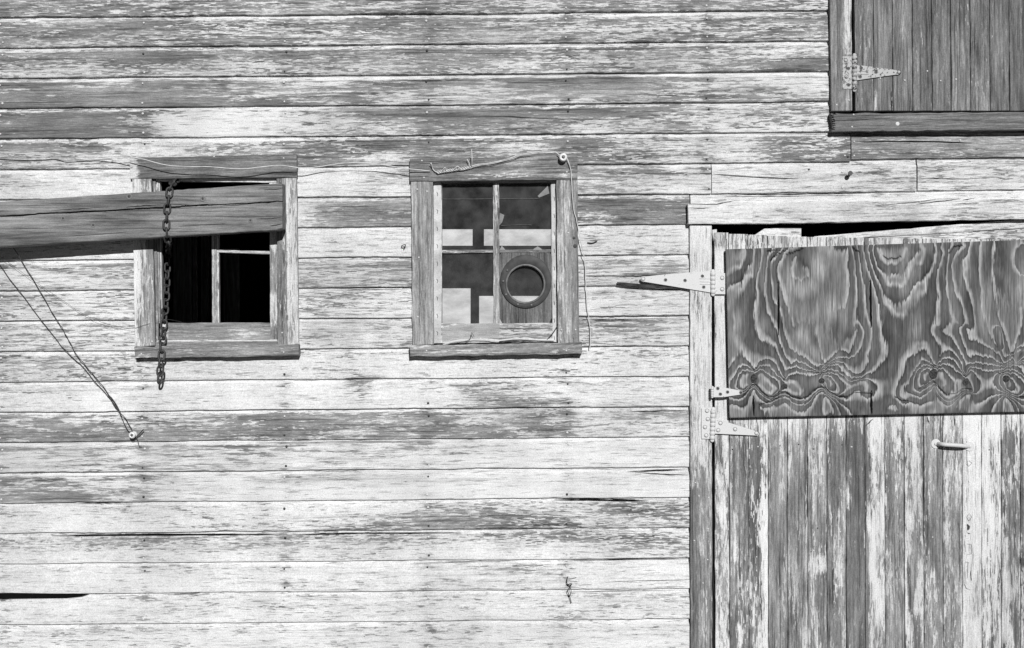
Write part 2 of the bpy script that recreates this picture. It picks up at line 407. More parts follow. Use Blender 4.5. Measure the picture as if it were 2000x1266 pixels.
def siding_wear(px, py, k, t, nx):
    kk = max(-1, min(18, k)); u = max(0., min(17.99, px / 100. - .0)) ; a = int(u); f = u - a
    # columns are centred on x = 50, 150, ...
    u = max(0., px / 100. - .5); a = int(u); f = u - a; f = f * f * (3 - 2 * f)
    up = pad(WU[kk]); lo = pad(WL[kk]); a = min(a, 22)
    wu = (int(up[a]) * (1 - f) + int(up[a + 1]) * f) / 10.; wl = (int(lo[a]) * (1 - f) + int(lo[a + 1]) * f) / 10.
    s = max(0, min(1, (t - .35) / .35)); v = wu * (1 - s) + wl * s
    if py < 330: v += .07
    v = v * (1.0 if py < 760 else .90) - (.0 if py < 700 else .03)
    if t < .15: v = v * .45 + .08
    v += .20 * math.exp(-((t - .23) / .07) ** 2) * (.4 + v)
    for bx, by, rx, ry, am in BLOB:
        d = ((px - bx) / rx) ** 2 + ((py - by) / ry) ** 2
        if d < 4: v += am * math.exp(-d)
    for x in NAILX:
        if abs(px - x) < 30:
            v += (.30 + .5 * mnoise.noise((x, k * 4.7, 0))) * math.exp(-((px - x) / 13) ** 2) * (math.exp(-((t - .22) / .12) ** 2) + math.exp(-((t - .84) / .12) ** 2))
    return max(0, min(1.05, v))
HOLES = [(290, 348, 548, 672), (836, 338, 1098, 680), (1352, 425, 3000, 2000), (1630, -400, 3000, 236)]
def siding_board(mb, k, x0, x1, ya=None, yb=None, o0=0., wear=None, tone=1., ends=True):
    """one drop-siding board; ya/yb give its top and bottom edge as functions of x"""
    ya = ya or (lambda x: line_y(k, x)); yb = yb or (lambda x: line_y(k + 1, x))
    sd = seed(); n = max(2, int((x1 - x0) / 8)); lift = R.uniform(-.0012, .0012)
    prof = [(-.10, .0045), (.02, .0050), (.10, .0085), (.17, .0165), (.34, .0175), (.50, .018), (.66, .018), (.80, .018), (.93, .0182), (.978, .0178), (.986, .0165), (.986, -.002)]
    idx = {}
    for i in range(n + 1):
        x = x0 + (x1 - x0) * i / n; a = ya(x); b = yb(x)
        gap = .25 + 1.4 * max(0, mnoise.noise((x / 150., k * 7.7, 8))) + 1.0 * max(0, mnoise.noise((x / 12., k * 3.1, 18))) + 3.2 * max(0, mnoise.noise((x / 34., k * 5.3, 28)) - .42)
        warp = .0012 * mnoise.noise((x / 130., k * 2.2, 5.))
        for j, (t, o) in enumerate(prof):
            y = a + (b - a) * t
            if j >= 9: y -= gap
            oo = o0 + o + (lift + warp if j > 2 and j < 11 else 0)
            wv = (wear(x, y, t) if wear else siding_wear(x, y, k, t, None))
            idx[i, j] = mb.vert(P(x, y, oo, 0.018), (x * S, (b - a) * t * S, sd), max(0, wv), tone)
    for i in range(n):
        xm = x0 + (x1 - x0) * (i + .5) / n
        for j in range(len(prof) - 1):
            ym = ya(xm) + (yb(xm) - ya(xm)) * (prof[j][0] + prof[j + 1][0]) / 2
            if any(h[0] < xm < h[2] and h[1] < ym < h[3] for h in HOLES): continue
            mb.face((idx[i, j], idx[i, j + 1], idx[i + 1, j + 1], idx[i + 1, j]), 0)
    for i, flip in ((0, 0), (n, 1)):
        bk = [mb.vert((mb.v[idx[i, j]][0], .002, mb.v[idx[i, j]][2]), mb.g[idx[i, j]], .6, tone) for j in range(len(prof))]
        xm = x0 if i == 0 else x1
        for j in range(len(prof) - 1):
            ym = ya(xm) + (yb(xm) - ya(xm)) * (prof[j][0] + prof[j + 1][0]) / 2
            if any(h[0] < xm < h[2] and h[1] < ym < h[3] for h in HOLES): continue
            f = (idx[i, j], bk[j], bk[j + 1], idx[i, j + 1]); mb.face(f if not flip else f[::-1], 0)

mb = MB()
for k in range(-6, 23):
    xr = 1621 if k < 3 else 1661
    if k >= 5: xr = 1347
    if k == 4: xr = 1389
    siding_board(mb, k, -420, xr)
    if k < 3: siding_board(mb, k, 1621, 2420) if k < -3 else None
Y = lambda a, b, xa=1389, xb=1900: (lambda x: a + (b - a) * (x - xa) / (xb - xa))
siding_board(mb, 3, 1663, 2420, Y(257, 262), Y(316, 309), wear=lambda x, y, t: .62 + .2 * mnoise.noise((x / 60, y / 9, 3)), tone=1.15)
siding_board(mb, 4, 1390.5, 1790, Y(319, 312), Y(379, 374), wear=lambda x, y, t: .20 + .2 * mnoise.noise((x / 60, y / 9, 3)) + (.2 if 1640 < x < 1790 else 0) * t)
siding_board(mb, 4, 1792.5, 2420, Y(319, 312), Y(379, 372), wear=lambda x, y, t: .30 + .2 * mnoise.noise((x / 60, y / 9, 3)) + .3 * math.exp(-((x - 1840) / 40) ** 2 - ((t - .25) / .15) ** 2))
siding_board(mb, 5, 1349, 2420, Y(379, 372), Y(438, 431), wear=lambda x, y, t: .2 + .2 * mnoise.noise((x / 60, y / 9, 3)))
ck = [([(1082, 976), (1150, 975), (1210, 977), (1266, 977)], 3.2), ([(1100, 974), (1180, 973.5), (1240, 976)], 1.6), ([(1225, 921), (1270, 919), (1345, 916)], 2.2), ([(1235, 922), (1290, 926), (1345, 928)], 1.5),
      ([(1390, 340), (1470, 345), (1560, 349)], 1.4), ([(1560, 352), (1640, 354), (1692, 358 + 19)], .1), ([(1400, 377), (1480, 381), (1600, 379), (1692, 378)], 2.2),
      ([(1664, 277), (1740, 276), (1820, 276), (1900, 279)], 2.0), ([(560, 1044), (700, 1041), (900, 1040)], 2.2), ([(100, 1045.5), (300, 1044), (560, 1043)], 3.2),
      ([(140, 981), (200, 981), (260, 983)], 1.8), ([(1110, 1094), (1200, 1092), (1345, 1091)], 2.2), ([(1225, 804), (1290, 802), (1340, 801)], 1.6), ([(500, 864), (600, 864), (700, 862), (860, 861)], 1.8),
      ([(1140, 538.5), (1240, 539), (1345, 538)], 1.6), ([(1795, 348), (1850, 349), (1910, 349)], 1.1), ([(860, 228), (980, 227), (1100, 232), (1240, 234)], 1.1), ([(600, 564), (700, 563), (802, 562)], 2.0),
      ([(1100, 1156), (1180, 1154), (1345, 1152)], 1.0), ([(1180, 1137), (1260, 1134), (1345, 1133)], .9), ([(800, 1101), (900, 1097), (1010, 1095)], 1.2), ([(1130, 624), (1200, 624), (1345, 621)], 1.6)]
for pts, wd in ck: crack(mb, pts, .0212, wd, 1)
prism(mb, [(1690, 1163.5), (1710, 1163)] and [(-80, 1160), (20, 1158.5), (120, 1160), (172, 1160), (160, 1164.5), (130, 1168), (40, 1169), (-80, 1171)], .0225, .015, 1)
mb.build('siding', [M['wood'], M['dark']], barn)

# sheathing behind the boards, with the openings left free
mb = MB()
def wbox(px0, py0, px1, py1, of, ob, mi=0):
    a = P(px0, py1, 0); b = P(px1, py0, 0); box(mb, (a.x, -of, a.z), (b.x, -ob, b.z), mi)
for b in ((-420, -260, 1629, 345), (-420, 345, 292, 674), (546, 345, 838, 674), (1096, 345, 1353, 674), (-420, 674, 1353, 1433), (1629, 236, 2420, 424), (1629, -260, 2420, -240), (1353, 345, 1629, 424)):
    wbox(*b, -.001, -.028)
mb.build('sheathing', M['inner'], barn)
# the dark room behind: floor, ceiling, side walls and the far wall with its openings
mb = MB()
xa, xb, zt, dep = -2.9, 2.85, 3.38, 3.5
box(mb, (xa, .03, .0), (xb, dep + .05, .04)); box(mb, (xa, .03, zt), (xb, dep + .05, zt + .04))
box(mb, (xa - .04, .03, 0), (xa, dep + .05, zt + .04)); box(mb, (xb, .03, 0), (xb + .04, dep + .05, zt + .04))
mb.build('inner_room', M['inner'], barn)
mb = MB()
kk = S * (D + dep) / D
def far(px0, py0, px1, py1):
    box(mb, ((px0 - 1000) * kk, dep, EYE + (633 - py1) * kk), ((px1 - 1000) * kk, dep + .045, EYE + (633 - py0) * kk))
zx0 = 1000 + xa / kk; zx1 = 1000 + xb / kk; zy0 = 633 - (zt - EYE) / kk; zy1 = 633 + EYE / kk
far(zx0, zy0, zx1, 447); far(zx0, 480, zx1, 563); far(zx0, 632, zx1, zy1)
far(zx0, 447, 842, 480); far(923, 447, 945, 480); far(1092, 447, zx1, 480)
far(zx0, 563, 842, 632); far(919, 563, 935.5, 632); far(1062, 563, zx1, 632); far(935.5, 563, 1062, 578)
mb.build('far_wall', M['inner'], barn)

mb = MB()
def iplank(px0, px1, o, py0=380, py1=900):
    k_ = S * (D + o) / D; box(mb, ((px0 - 1000) * k_, o, EYE + (633 - py1) * k_), ((px1 - 1000) * k_, o + .03, EYE + (633 - py0) * k_))
iplank(338, 372, 2.1); iplank(376, 384, 2.2); iplank(392, 408, 2.3); iplank(436, 466, 2.4, 485); 
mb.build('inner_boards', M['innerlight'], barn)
# ------------------------------------------------------------------ nails
spots = []
def in_rect(x, y, r, m=4): return r[0] - m < x < r[2] + m and r[1] - m < y < r[3] + m
COVER = [(253, 302, 584, 702), (798, 300, 1140, 700), (1340, 395, 3000, 2000), (1619, -400, 3000, 262), (-500, 360, 565, 478)]
for k in range(-3, 22):
    for x in NAILX[1:6] + [1655, 3]:
        if x == 1655 and k > 3: continue
        for t in (.22, .84):
            xx = x + R.uniform(-3, 3); y = line_y(k, x) + (line_y(k + 1, x) - line_y(k, x)) * t + R.uniform(-1.5, 1.5)
            if not (-20 < y < 1290) or any(in_rect(xx, y, c) for c in COVER): continue
            if R.random() < .06: continue
            spots.append((xx, y, .0182, R.choice([.0036, .0042, .0048])))
for x, y in ((1650, 304), (1668, 304), (1668, 277), (1580, 331), (1645, 336), (1645, 366), (1875, 274)): spots.append((x, y, .0182, .0036))
R.shuffle(spots)
inside = [s for s in spots if 98 < s[0] < 1902 and 98 < s[1] < 1168]; outside = [s for s in spots if s not in inside]
order = inside + outside
nail_me = {}
for r in (.0036, .0042, .0048):
    for dk in (0, 1):
        b = MB(); dome(b, 1000, 633, 0, r, r * .75)
        b.v = [(v[0], v[1], v[2] - EYE) for v in b.v]
        o = b.build('nail', M['darknail' if dk else 'nail'], barn); nail_me[r, dk] = o.data; bpy.data.objects.remove(o)
for (x, y, o, r) in order[:100]:
    n_ = bpy.data.objects.new('nail', nail_me[r, 1 if R.random() < .45 else 0]); col.objects.link(n_); n_.location = P(x, y, o); n_.parent = barn
b = MB()
for (x, y, o, r) in order[100:]: dome(b, x, y, o, r, r * .75)
tag(b.build('nail', M['nail'], barn), 'small nail heads over the rest of the siding', kind='stuff')

def nailset(parent, items, r=.0034, h=.0025, name='nail'):
    for x, y, o, *m_ in items:
        b = MB(); rr = m_[1] if len(m_) > 1 else r; dome(b, x, y, o, rr, h if rr < .005 else .001); b.build(name, M['darknail' if m_ and m_[0] else 'nail'], parent)
# ------------------------------------------------------------------ left window (broken, open)
noisew = lambda base, amp=.3, sx=14., sy=60.: (lambda x, y: base + amp * mnoise.noise((x / sx, y / sy, base * 9)))
win = empty('window', P(420, 690, .02), barn)
win['label'] = 'broken left window without glass, dark inside, behind the timber'
mb = MB()
plank(mb, [(253, 308), (579, 301.5), (580, 347), (254, 349)], .041, .012, 'h', lambda x, y: .95 if x > 285 else .35 + .5 * (x > 275), .95, .6)
crack(mb, [(300, 311), (400, 315), (578, 312)], .0415, .8, 1)
plank(mb, [(258, 350), (296, 349), (303, 675), (263, 677)], .038, .012, 'v', lambda x, y: .42 + .35 * (x - 280) / 20 + .12 * (y > 560) + .2 * mnoise.noise((x / 9, y / 50, 2)), 1.05, .6)
plank(mb, [(540, 349), (557, 348), (561, 674), (542, 675)], .036, .012, 'v', .86, 1., .4)
plank(mb, [(557.5, 348), (579, 347), (583, 672.5), (561.5, 674)], .0385, .012, 'v', lambda x, y: .32 + .25 * mnoise.noise((x / 6, y / 60, 2)), 1.1, .5)
mb.build('casing', [M['wood'], M['dark']], win)
mb = MB()
plank(mb, [(262, 677.5), (583, 673), (584, 695.5), (264, 699.5)], .056, .01, 'h', lambda x, y: .75 + .25 * mnoise.noise((x / 50, y / 6, 1)), 1.1, .8)
mb.build('sill', M['wood'], win)
mb = MB()
plank(mb, [(303, 349.5), (540, 348.5), (540, 357), (303, 353)], .018, -.02, 'h', .02, 1, .4)
plank(mb, [(297, 350), (304, 350), (310, 666), (303, 667)], .020, -.02, 'v', .75, 1, .3)
plank(mb, [(304, 353), (309, 353), (314, 666), (309.5, 666)], .012, -.02, 'v', .55, 1.1, .3)
plank(mb, [(309.3, 353), (312, 353), (317.5, 631), (314.3, 631)], .008, -.02, 'v', .3, 1, .3)
plank(mb, [(526, 354), (540.5, 354), (541.5, 666), (528, 666)], .014, -.02, 'v', lambda x, y: .2 if y < 480 or 570 < y < 640 else .7, 1, .4)
plank(mb, [(309, 631), (541, 630), (541, 663), (309, 665)], .012, -.02, 'h', lambda x, y: .8 - .55 * math.exp(-((x - 495) / 38) ** 2 - ((y - 652) / 9) ** 2) - .5 * (x < 330), 1.05, .5)
plank(mb, [(303, 664.5), (541, 663.5), (542, 667), (303, 668)], .020, -.02, 'h', .15, 1, .3)
plank(mb, [(303, 668), (542, 667), (542, 677), (303, 679)], .030, -.02, 'h', .85, 1.1, .3)
plank(mb, [(413.5, 450), (422, 450), (424, 632), (414.5, 632)], .006, -.02, 'v', .55, 1.2, .3)
plank(mb, [(423, 452), (427, 452), (428, 632), (424.5, 632)], .001, -.02, 'v', .35, 1.1, .2)
plank(mb, [(426, 488), (527, 491), (527, 497), (426, 493)], .002, -.018, 'h', .35, 1.2, .4)
mb.build('sash', M['wood'], win)
nailset(win, ((273, 305, .041), (418, 306, .041), (554, 309, .041), (267, 339, .041), (263, 364, .038), (271, 526, .038), (270, 660, .038), (297, 667, .038), (276, 691, .056), (554, 688, .056), (572, 370, .0385), (561, 490, .0385), (573, 632, .0385), (551, 650, .036)))

# ------------------------------------------------------------------ right window (glazed)
win2 = empty('window', P(968, 690, .02), barn)
win2['label'] = 'right window with dusty panes, plastic film and a round vent ring'
mb = MB()
plank(mb, [(800, 311), (1128, 303), (1128, 351), (800, 354)], .042, .012, 'h',
      lambda x, y: .95 - .75 * math.exp(-((x - 1015) / 30) ** 2 - ((y - 320) / 7) ** 2) - .8 * math.exp(-((x - 1000) / 50) ** 2 - ((y - 341) / 4) ** 2) - .6 * math.exp(-((x - 1105) / 14) ** 2 - ((y - 338) / 12) ** 2), 1.1, .6)
for c_ in ([(800, 321), (830, 320), (900, 316)], [(1040, 331), (1090, 329), (1128, 328)], [(800, 345), (840, 344)], [(1050, 312), (1090, 310), (1128, 308)]): crack(mb, c_, .0425, .9, 1)
plank(mb, [(803, 355), (845.5, 354.5), (847, 673), (806, 674.5)], .038, .012, 'v', lambda x, y: .90 - .4 * (abs(x - 806) < 3) + .12 * mnoise.noise((x / 4, y / 90, 1)), 1.4, .5)
plank(mb, [(1086.5, 352), (1128, 351), (1131, 670), (1090, 671.5)], .038, .012, 'v', lambda x, y: (.46 + .015 * abs(x - 1102) + .2 * mnoise.noise((x / 7, y / 70, 3))), 1.1, .5)
mb.build('casing', [M['wood'], M['dark']], win2)
mb = MB()
plank(mb, [(800, 675), (1137, 669), (1137, 691.5), (801, 696.5)], .060, .01, 'h', lambda x, y: .66 + .25 * mnoise.noise((x / 50, y / 6, 1)), 1.15, .9)
mb.build('sill', M['wood'], win2)
mb = MB()
plank(mb, [(846, 349), (1087, 346), (1087, 357), (846, 359)], .008, -.022, 'h', .7, 1, .3)
plank(mb, [(846, 357), (863, 357), (863, 633), (847, 633)], .009, -.022, 'v', .45, 1, .3)
plank(mb, [(1076, 357), (1088, 357), (1090, 633), (1078, 633)], .009, -.022, 'v', .45, 1, .3)
plank(mb, [(962.5, 357), (974.5, 357), (976, 632), (964, 632)], .0075, -.018, 'v', .52, 1.2, .4)
plank(mb, [(862, 488.5), (963, 488), (963, 494), (862, 495)], .004, -.018, 'h', .75, 1.2, .3)
plank(mb, [(975, 488), (1077, 487.5), (1078, 493), (976, 493.5)], .004, -.018, 'h', .75, 1.2, .3)
plank(mb, [(847, 632), (1090, 631), (1090, 668), (847, 671)], .010, -.022, 'h', lambda x, y: .45 + .35 * mnoise.noise((x / 60, y / 9, 6)), 1.2, .4)
mb.build('sash', M['wood'], win2)
for (a, b_, c_, d_) in ((862, 356, 963, 489), (974, 356, 1077, 488), (862, 494, 964, 633)):
    mb = MB(); prism(mb, [(a, b_), (c_, b_), (c_, d_), (a, d_)], -.004, -.007, 0, ref=0., bev=.0002)
    mb.build('pane', M['glass'], win2)
mb = MB(); prism(mb, [(974, 492), (1078, 492), (1078, 633), (974, 633)], -.012, -.015, 0, ref=0., bev=.0002); mb.build('pane', M['glass'], win2)
# wooden insert with a round hole, and the flanged ring in it
mb = MB(); sd = seed(); NSEG = 48; cx, cy, rr = 1026.5, 553, 37.
q = []
for k in range(NSEG):
    a = 2 * math.pi * k / NSEG; dx, dy = math.cos(a), math.sin(a)
    sx = (1078 - cx) / dx if dx > 1e-6 else ((975 - cx) / dx if dx < -1e-6 else 1e9)
    sy = (632 - cy) / dy if dy > 1e-6 else ((492 - cy) / dy if dy < -1e-6 else 1e9)
    q.append((dx, dy, min(sx, sy)))
R_ = []
for o, w_ in ((.000, 0), (.000, 1), (-.008, 1), (-.008, 0)):
    R_.append([mb.vert(P(cx + dx * (s_ if w_ else rr), cy + dy * (s_ if w_ else rr), o, 0), ((cy + dy * (s_ if w_ else rr)) * S, (cx + dx * (s_ if w_ else rr)) * S, sd), .99, .72) for dx, dy, s_ in q])
for a, b_ in ((0, 1), (1, 2), (2, 3), (3, 0)):
    for k in range(NSEG): mb.face((R_[a][k], R_[a][(k + 1) % NSEG], R_[b_][(k + 1) % NSEG], R_[b_][k]))
mb.build('wooden_panel', M['wood'], win2)
def annulus(mb, cx, cy, ro, ri, of, ob, mi=0, n=56, ex=1., off=(0, 0)):
    rings = [[mb.vert(P(cx + (off[0] if r < (ro + ri) / 2 else 0) + r * math.cos(6.28318 * k / n), cy + (off[1] if r < (ro + ri) / 2 else 0) + r * (ex if r > (ro + ri) / 2 else 1.) * math.sin(6.28318 * k / n), o, of)) for k in range(n)] for r, o in ((ri, ob), (ri, of - .001), (ri + .8, of), (ro - .8, of), (ro, of - .001), (ro, ob))]
    for a in range(6):
        b_ = (a + 1) % 6
        for k in range(n): mb.face((rings[a][k], rings[b_][k], rings[b_][(k + 1) % n], rings[a][(k + 1) % n]), mi, True)
mb = MB()
annulus(mb, 1027, 550, 50.5, 36.5, .006, -.002, 0, ex=1.04, off=(-.5, 5))
annulus(mb, 1026.3, 555, 39.5, 35.3, .0075, -.006, 1)
for a in (75, 110, 150, 185, 215):
    dome(mb, 1026.5 + 44 * math.cos(math.radians(a)), 553.5 + 44 * math.sin(math.radians(a)), .006, .005, .0025, 1)
mb.build('vent_ring', [M['ringmetal'], M['ringlight']], win2)
# plastic film: stapled borders, scraps and the bunched, torn hem along the bottom
mb = MB()
def film(pts, o, mi=0):
    prism(mb, pts, o, o - .0004, mi, bev=.0001)
film([(847, 350), (861, 352), (862, 420), (861, 500), (862.5, 600), (861, 668), (847.5, 671)], .0115)
film([(1077, 356), (1086, 352), (1088.5, 668), (1079, 668), (1080, 560), (1078, 470)], .0115)
film([(850, 350), (1085, 347), (1080, 356), (1010, 357), (930, 355.5), (864, 357)], .0112)
film([(862, 640), (900, 633), (962, 631), (976, 633), (975, 668), (935, 662), (900, 664), (864, 668)], .0116, 1)
film([(1050, 383), (1070, 363), (1073, 378), (1053, 386)], -.003, 1)
film([(976, 416), (985, 420), (981, 434), (975, 441)], -.003, 1)
film([(976, 488), (980, 480), (987, 488)], .005, 1); film([(1040, 488), (1050, 481), (1060, 488)], .005, 1)
def strip(pts, wd, o, mi=0):
    q_ = catmull([P(x, y, o) for x, y in pts], 6); a = []
    for i, p in enumerate(q_):
        h = wd * S * (.6 + .8 * abs(mnoise.noise(p * 60))); z = .004 * mnoise.noise(p * 80)
        a.append([mb.vert(p + Vector((0, z * m_ - .002 * (1 - abs(m_)), h * m_))) for m_ in (-1, -.5, 0, .5, 1)])
    for i in range(len(a) - 1):
        for j in range(4): mb.face((a[i][j], a[i + 1][j], a[i + 1][j + 1], a[i][j + 1]), mi, True)
strip([(865, 674), (885, 667), (915, 664), (945, 663), (975, 666), (1010, 662), (1050, 664), (1082, 664)], 3.2, .019)
strip([(865, 671), (890, 662), (918, 661), (960, 659), (985, 660), (1020, 656), (1070, 660)], 1.6, .022, 1)
mb.build('plastic_film', [M['film'], M['scrap']], win2)
mb = MB(); wire(mb, [(975, 667, .024), (1010, 664, .026), (1050, 666, .026), (1083, 668, .024)], .0015); mb.build('loose_string', [M['darkwire'], M['wire'], M['ringlight']], win2)
mb = MB(); wire(mb, [(868, 674, .024), (900, 669, .026), (918, 662, .03), (921, 650, .032), (926, 658, .03)], .0010); mb.build('loose_string', [M['darkwire'], M['wire'], M['ringlight']], win2)
mb = MB(); wire(mb, [(1068, 664, .02), (1080, 650, .03), (1090, 634, .041)], .0014); mb.build('loose_string', [M['darkwire'], M['wire'], M['ringlight']], win2)
mb = MB(); wire(mb, [(978, 441, -.002), (1000, 440, -.002), (1030, 439, -.002), (1039, 440, -.002)], .0010, 2); mb.build('loose_string', [M['darkwire'], M['wire'], M['ringlight']], win2)
mb = MB(); wire(mb, [(863, 389, -.003), (920, 389, -.003), (1000, 388, -.003), (1055, 388, -.003)], .0012, 2); mb.build('loose_string', [M['darkwire'], M['wire'], M['ringlight']], win2)
for y in range(375, 660, 34):
    mb = MB(); wire(mb, [(853, y, .012), (855, y + 4, .0135), (854, y + 8, .012)], .0009); mb.build('staple', M['darkwire'], win2)
    mb = MB(); wire(mb, [(1082, y + 9, .012), (1083, y + 13, .0135), (1083, y + 17, .012)], .0009); mb.build('staple', M['darkwire'], win2)
nailset(win2, ((824, 314, .042), (828, 347, .042), (1107, 336, .042), (815, 370, .038), (834, 374, .038), (818, 503, .038), (816, 619, .038), (1096, 644, .038), (1124, 644, .038), (833, 685, .060), (1106, 685, .060), (1110, 455, .038), (1121, 465, .038, 1, .0058), (1123, 481, .038, 1, .0075)))

# ------------------------------------------------------------------ hinges
def rotp(p, c, a):
    dx, dy = p[0] - c[0], p[1] - c[1]; ca, sa = math.cos(a), math.sin(a); return (c[0] + dx * ca - dy * sa, c[1] + dx * sa + dy * ca)
def hinge(parent, label, bx, by0, by1, leaf, strap, o, mat, heads, holes, lean=0., br=5.0, ribs=()):
    mb = MB(); c = (bx, (by0 + by1) / 2)
    T = lambda p: rotp(p, c, lean)
    prism(mb, [T(p) for p in leaf], o + .003, o - .0005); prism(mb, [T(p) for p in strap], o + .003, o - .0005)
    # knuckles of the barrel, strung along the pin
    nk = max(4, round((by1 - by0) / 8.)); h = (by1 - by0) / nk
    for k in range(nk):
        y0 = by0 + k * h; pts = []
        prof = ((0, .55), (.08, .95), (.5, 1.06), (.92, .95), (1., .55))
        rings = []
        for t, r in prof:
            x_, y_ = T((bx, y0 + h * t)); cc = P(x_, y_, o + .005); rad = br * S * r
            rings.append([mb.vert((cc.x + rad * math.cos(6.2832 * i / 12), cc.y + rad * .8 * math.sin(6.2832 * i / 12), cc.z)) for i in range(12)])
        for a in range(4):
            for i in range(12): mb.face((rings[a][i], rings[a + 1][i], rings[a + 1][(i + 1) % 12], rings[a][(i + 1) % 12]), 0, True)
        mb.face(rings[0]); mb.face(rings[-1][::-1])
    for x_, y_ in ((bx, by0 - 1), (bx, by1 + 1)):
        x_, y_ = T((x_, y_)); dome(mb, x_, y_, o + .004, br * S * .8, .004)
    for dy_ in ribs:
        a_ = T((bx - 26 if strap[0][0] < bx else bx + 5, (by0 + by1) / 2 + dy_)); b_ = T((bx - 5 if strap[0][0] < bx else bx + 26, (by0 + by1) / 2 + dy_))
        tube(mb, [P(a_[0], a_[1], o + .0022), P((a_[0] + b_[0]) / 2, (a_[1] + b_[1]) / 2, o + .0034), P(b_[0], b_[1], o + .0034)], .0016, 6)
    for p in heads:
        p = T(p); dome(mb, p[0], p[1], o + .003, .0062, .0028)
        annulus(mb, p[0], p[1], 4.3, 3.3, o + .0035, o + .0025, 1, 16)
    for p in holes:
        p = T(p); annulus(mb, p[0], p[1], 3.9, 2.7, o + .0038, o + .002, 0, 16); dome(mb, p[0], p[1], o + .0031, .0054, .0003, 1)
    return mb.build('strap_hinge', [mat, M['darknail']], parent, label)
def tip(x, y, r, n=8, side=-1):
    return [(x + side * r * math.cos(a), y + r * math.sin(a)) for a in [math.pi / 2 - math.pi * k / (n - 1) for k in range(n)]]

# ------------------------------------------------------------------ lower door with its frame
door = empty('door', P(1600, 1200, .02), barn)
door['label'] = 'plank door of narrow vertical peeling boards behind the plywood'
mb = MB()
plank(mb, [(1347.5, 441), (1390, 441), (1391.5, 1433), (1349.5, 1433)], .034, 0., 'v',
      lambda x, y: (.22 if y < 800 else .30 + .35 * min(1, (y - 800) / 160.)) + .25 * mnoise.noise((x / 10, y / 70, 4)) + (.35 if y > 950 and x < 1368 else 0), 1., .5)
mb.build('door_post', M['wood'], door)
mb = MB()
plank(mb, [(1343.5, 399), (1470, 396), (1470, 437), (1344, 437.5)], .048, .0, 'h', .12, 1., .7, rag=(1.5, 0), ref=.046)
plank(mb, [(1470, 396), (2420, 383), (2420, 421), (1470, 437)], .0482, .0, 'h', lambda x, y: .18 + .2 * mnoise.noise((x / 60, y / 8, 2)) + (.1 if x > 1640 else 0), 1., .7, ref=.046)
for c_ in ([(1345, 399), (1400, 399), (1440, 391)], [(1345, 406), (1372, 407), (1386, 406)], [(1715, 401), (1780, 396), (1838, 388)], [(1790, 399), (1840, 393), (1877, 388)], [(1880, 391), (1905, 387)]):
    crack(mb, c_, .0488, 1.6, 1)
mb.build('door_header', [M['wood'], M['dark']], door)
mb = MB()
LX = [1395.5, 1424.5, 1462, 1500, 1538, 1577, 1615, 1652, 1689.5, 1728, 1766, 1804, 1841.5, 1879.5, 1917, 1955, 1993, 2031, 2069, 2107, 2145, 2183, 2221]
LT = [454, 457, 458.5, 460.5, 462, 463, 463, 464, 465, 465.5, 466, 466, 466.5, 467, 467, 467, 467, 467, 467, 467, 467, 467]
LW = [.45, .84, .70, .78, .80, .72, .80, .92, .24, .80, .46, .72, .62, .12, .3, .5, .6, .4, .6, .5, .5, .6]
def dwear(k):
    def f(x, y):
        v = LW[k]; u = (x - LX[k]) / 37.
        v = v * .85 + .06 + .55 * mnoise.noise((x / 6, y / 120, k)) + .25 * mnoise.noise((x / 3, y / 45, k + 5))
        if y < 480: v = .45 + .4 * mnoise.noise((x / 5, 1, k))
        elif y < 860: v -= .38 * max(0, min(1, (870 - y) / 50.))
        if k == 2 and u > .62: v -= .5 * (1 if y > 830 else 0)
        if k == 8 and u < .2: v += .8
        if k == 4 and u > .8: v -= .4
        if k == 9 and .4 < u < .75 and y < 900: v -= .5
        if k == 5 and y > 1080: v -= .4 * math.exp(-((y - 1105) / 20) ** 2)
        if k == 1 and y > 1000 and abs(u - .3 - (y - 1000) * .0007) < .08: v -= .7
        return v
    return f
for k in range(len(LX) - 1):
    xa_, xb_ = LX[k], LX[k + 1]; g = .55 if k % 5 else .9
    plank(mb, [(xa_ - 1.0 + g, LT[k]), (xb_ - 1.0 - g, LT[k] + .5), (xb_ + 1.5 - g, 1433), (xa_ + 1.5 + g, 1433)], .026 + R.uniform(-.0012, .0012), .004, 'v', dwear(k), R.choice([.78, .9, 1., 1.12]), .45, n=80)
plank(mb, [(1391, 449), (1400, 448), (1401, 470), (1393, 470)], .020, 0, 'v', .4, 1., .3)
mb.build('door_boards', M['wood'], door)
mb = MB()      # things seen in the gap above the door boards
prism(mb, [(1470, 462), (1494, 446), (1565, 446), (1565, 464), (1470, 466)], .010, -.01, 0, wear=.1)
plank(mb, [(1590, 462), (1900, 436), (2300, 402), (2300, 420), (1900, 446), (1600, 470)][:2] + [(1900, 452), (1590, 470)], .018, -.01, 'h', .35, 1.3, .5, ref=.018)
plank(mb, [(1900, 436), (2300, 403), (2300, 425), (1900, 452)], .018, -.01, 'h', .35, 1.3, .5, ref=.018)
plank(mb, [(1700, 453.5), (2300, 428), (2300, 500), (1700, 500)], .012, -.02, 'h', .5, 1., .5, ref=.018)
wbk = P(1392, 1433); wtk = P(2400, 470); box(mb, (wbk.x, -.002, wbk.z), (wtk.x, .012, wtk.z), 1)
mb.build('inner_boards', [M['wood'], M['inner']], door)
hinge(door, 'large pale strap hinge pointing left over the siding', 1392.5, 531, 574,
      [(1397, 529), (1413, 533), (1416.5, 534), (1416.5, 575), (1396, 575)], [(1388, 529), (1388, 571.5)] + [(1258, 550.5)] + tip(1256, 545, 5.2, 7) + [(1262, 540), (1300, 536)],
      .0375, M['hinge'], [(1256, 545), (1410.5, 543), (1410.5, 565)], [(1300, 547), (1338, 548), (1372, 539.5), (1374.5, 561)], ribs=(-8, -2, 3))
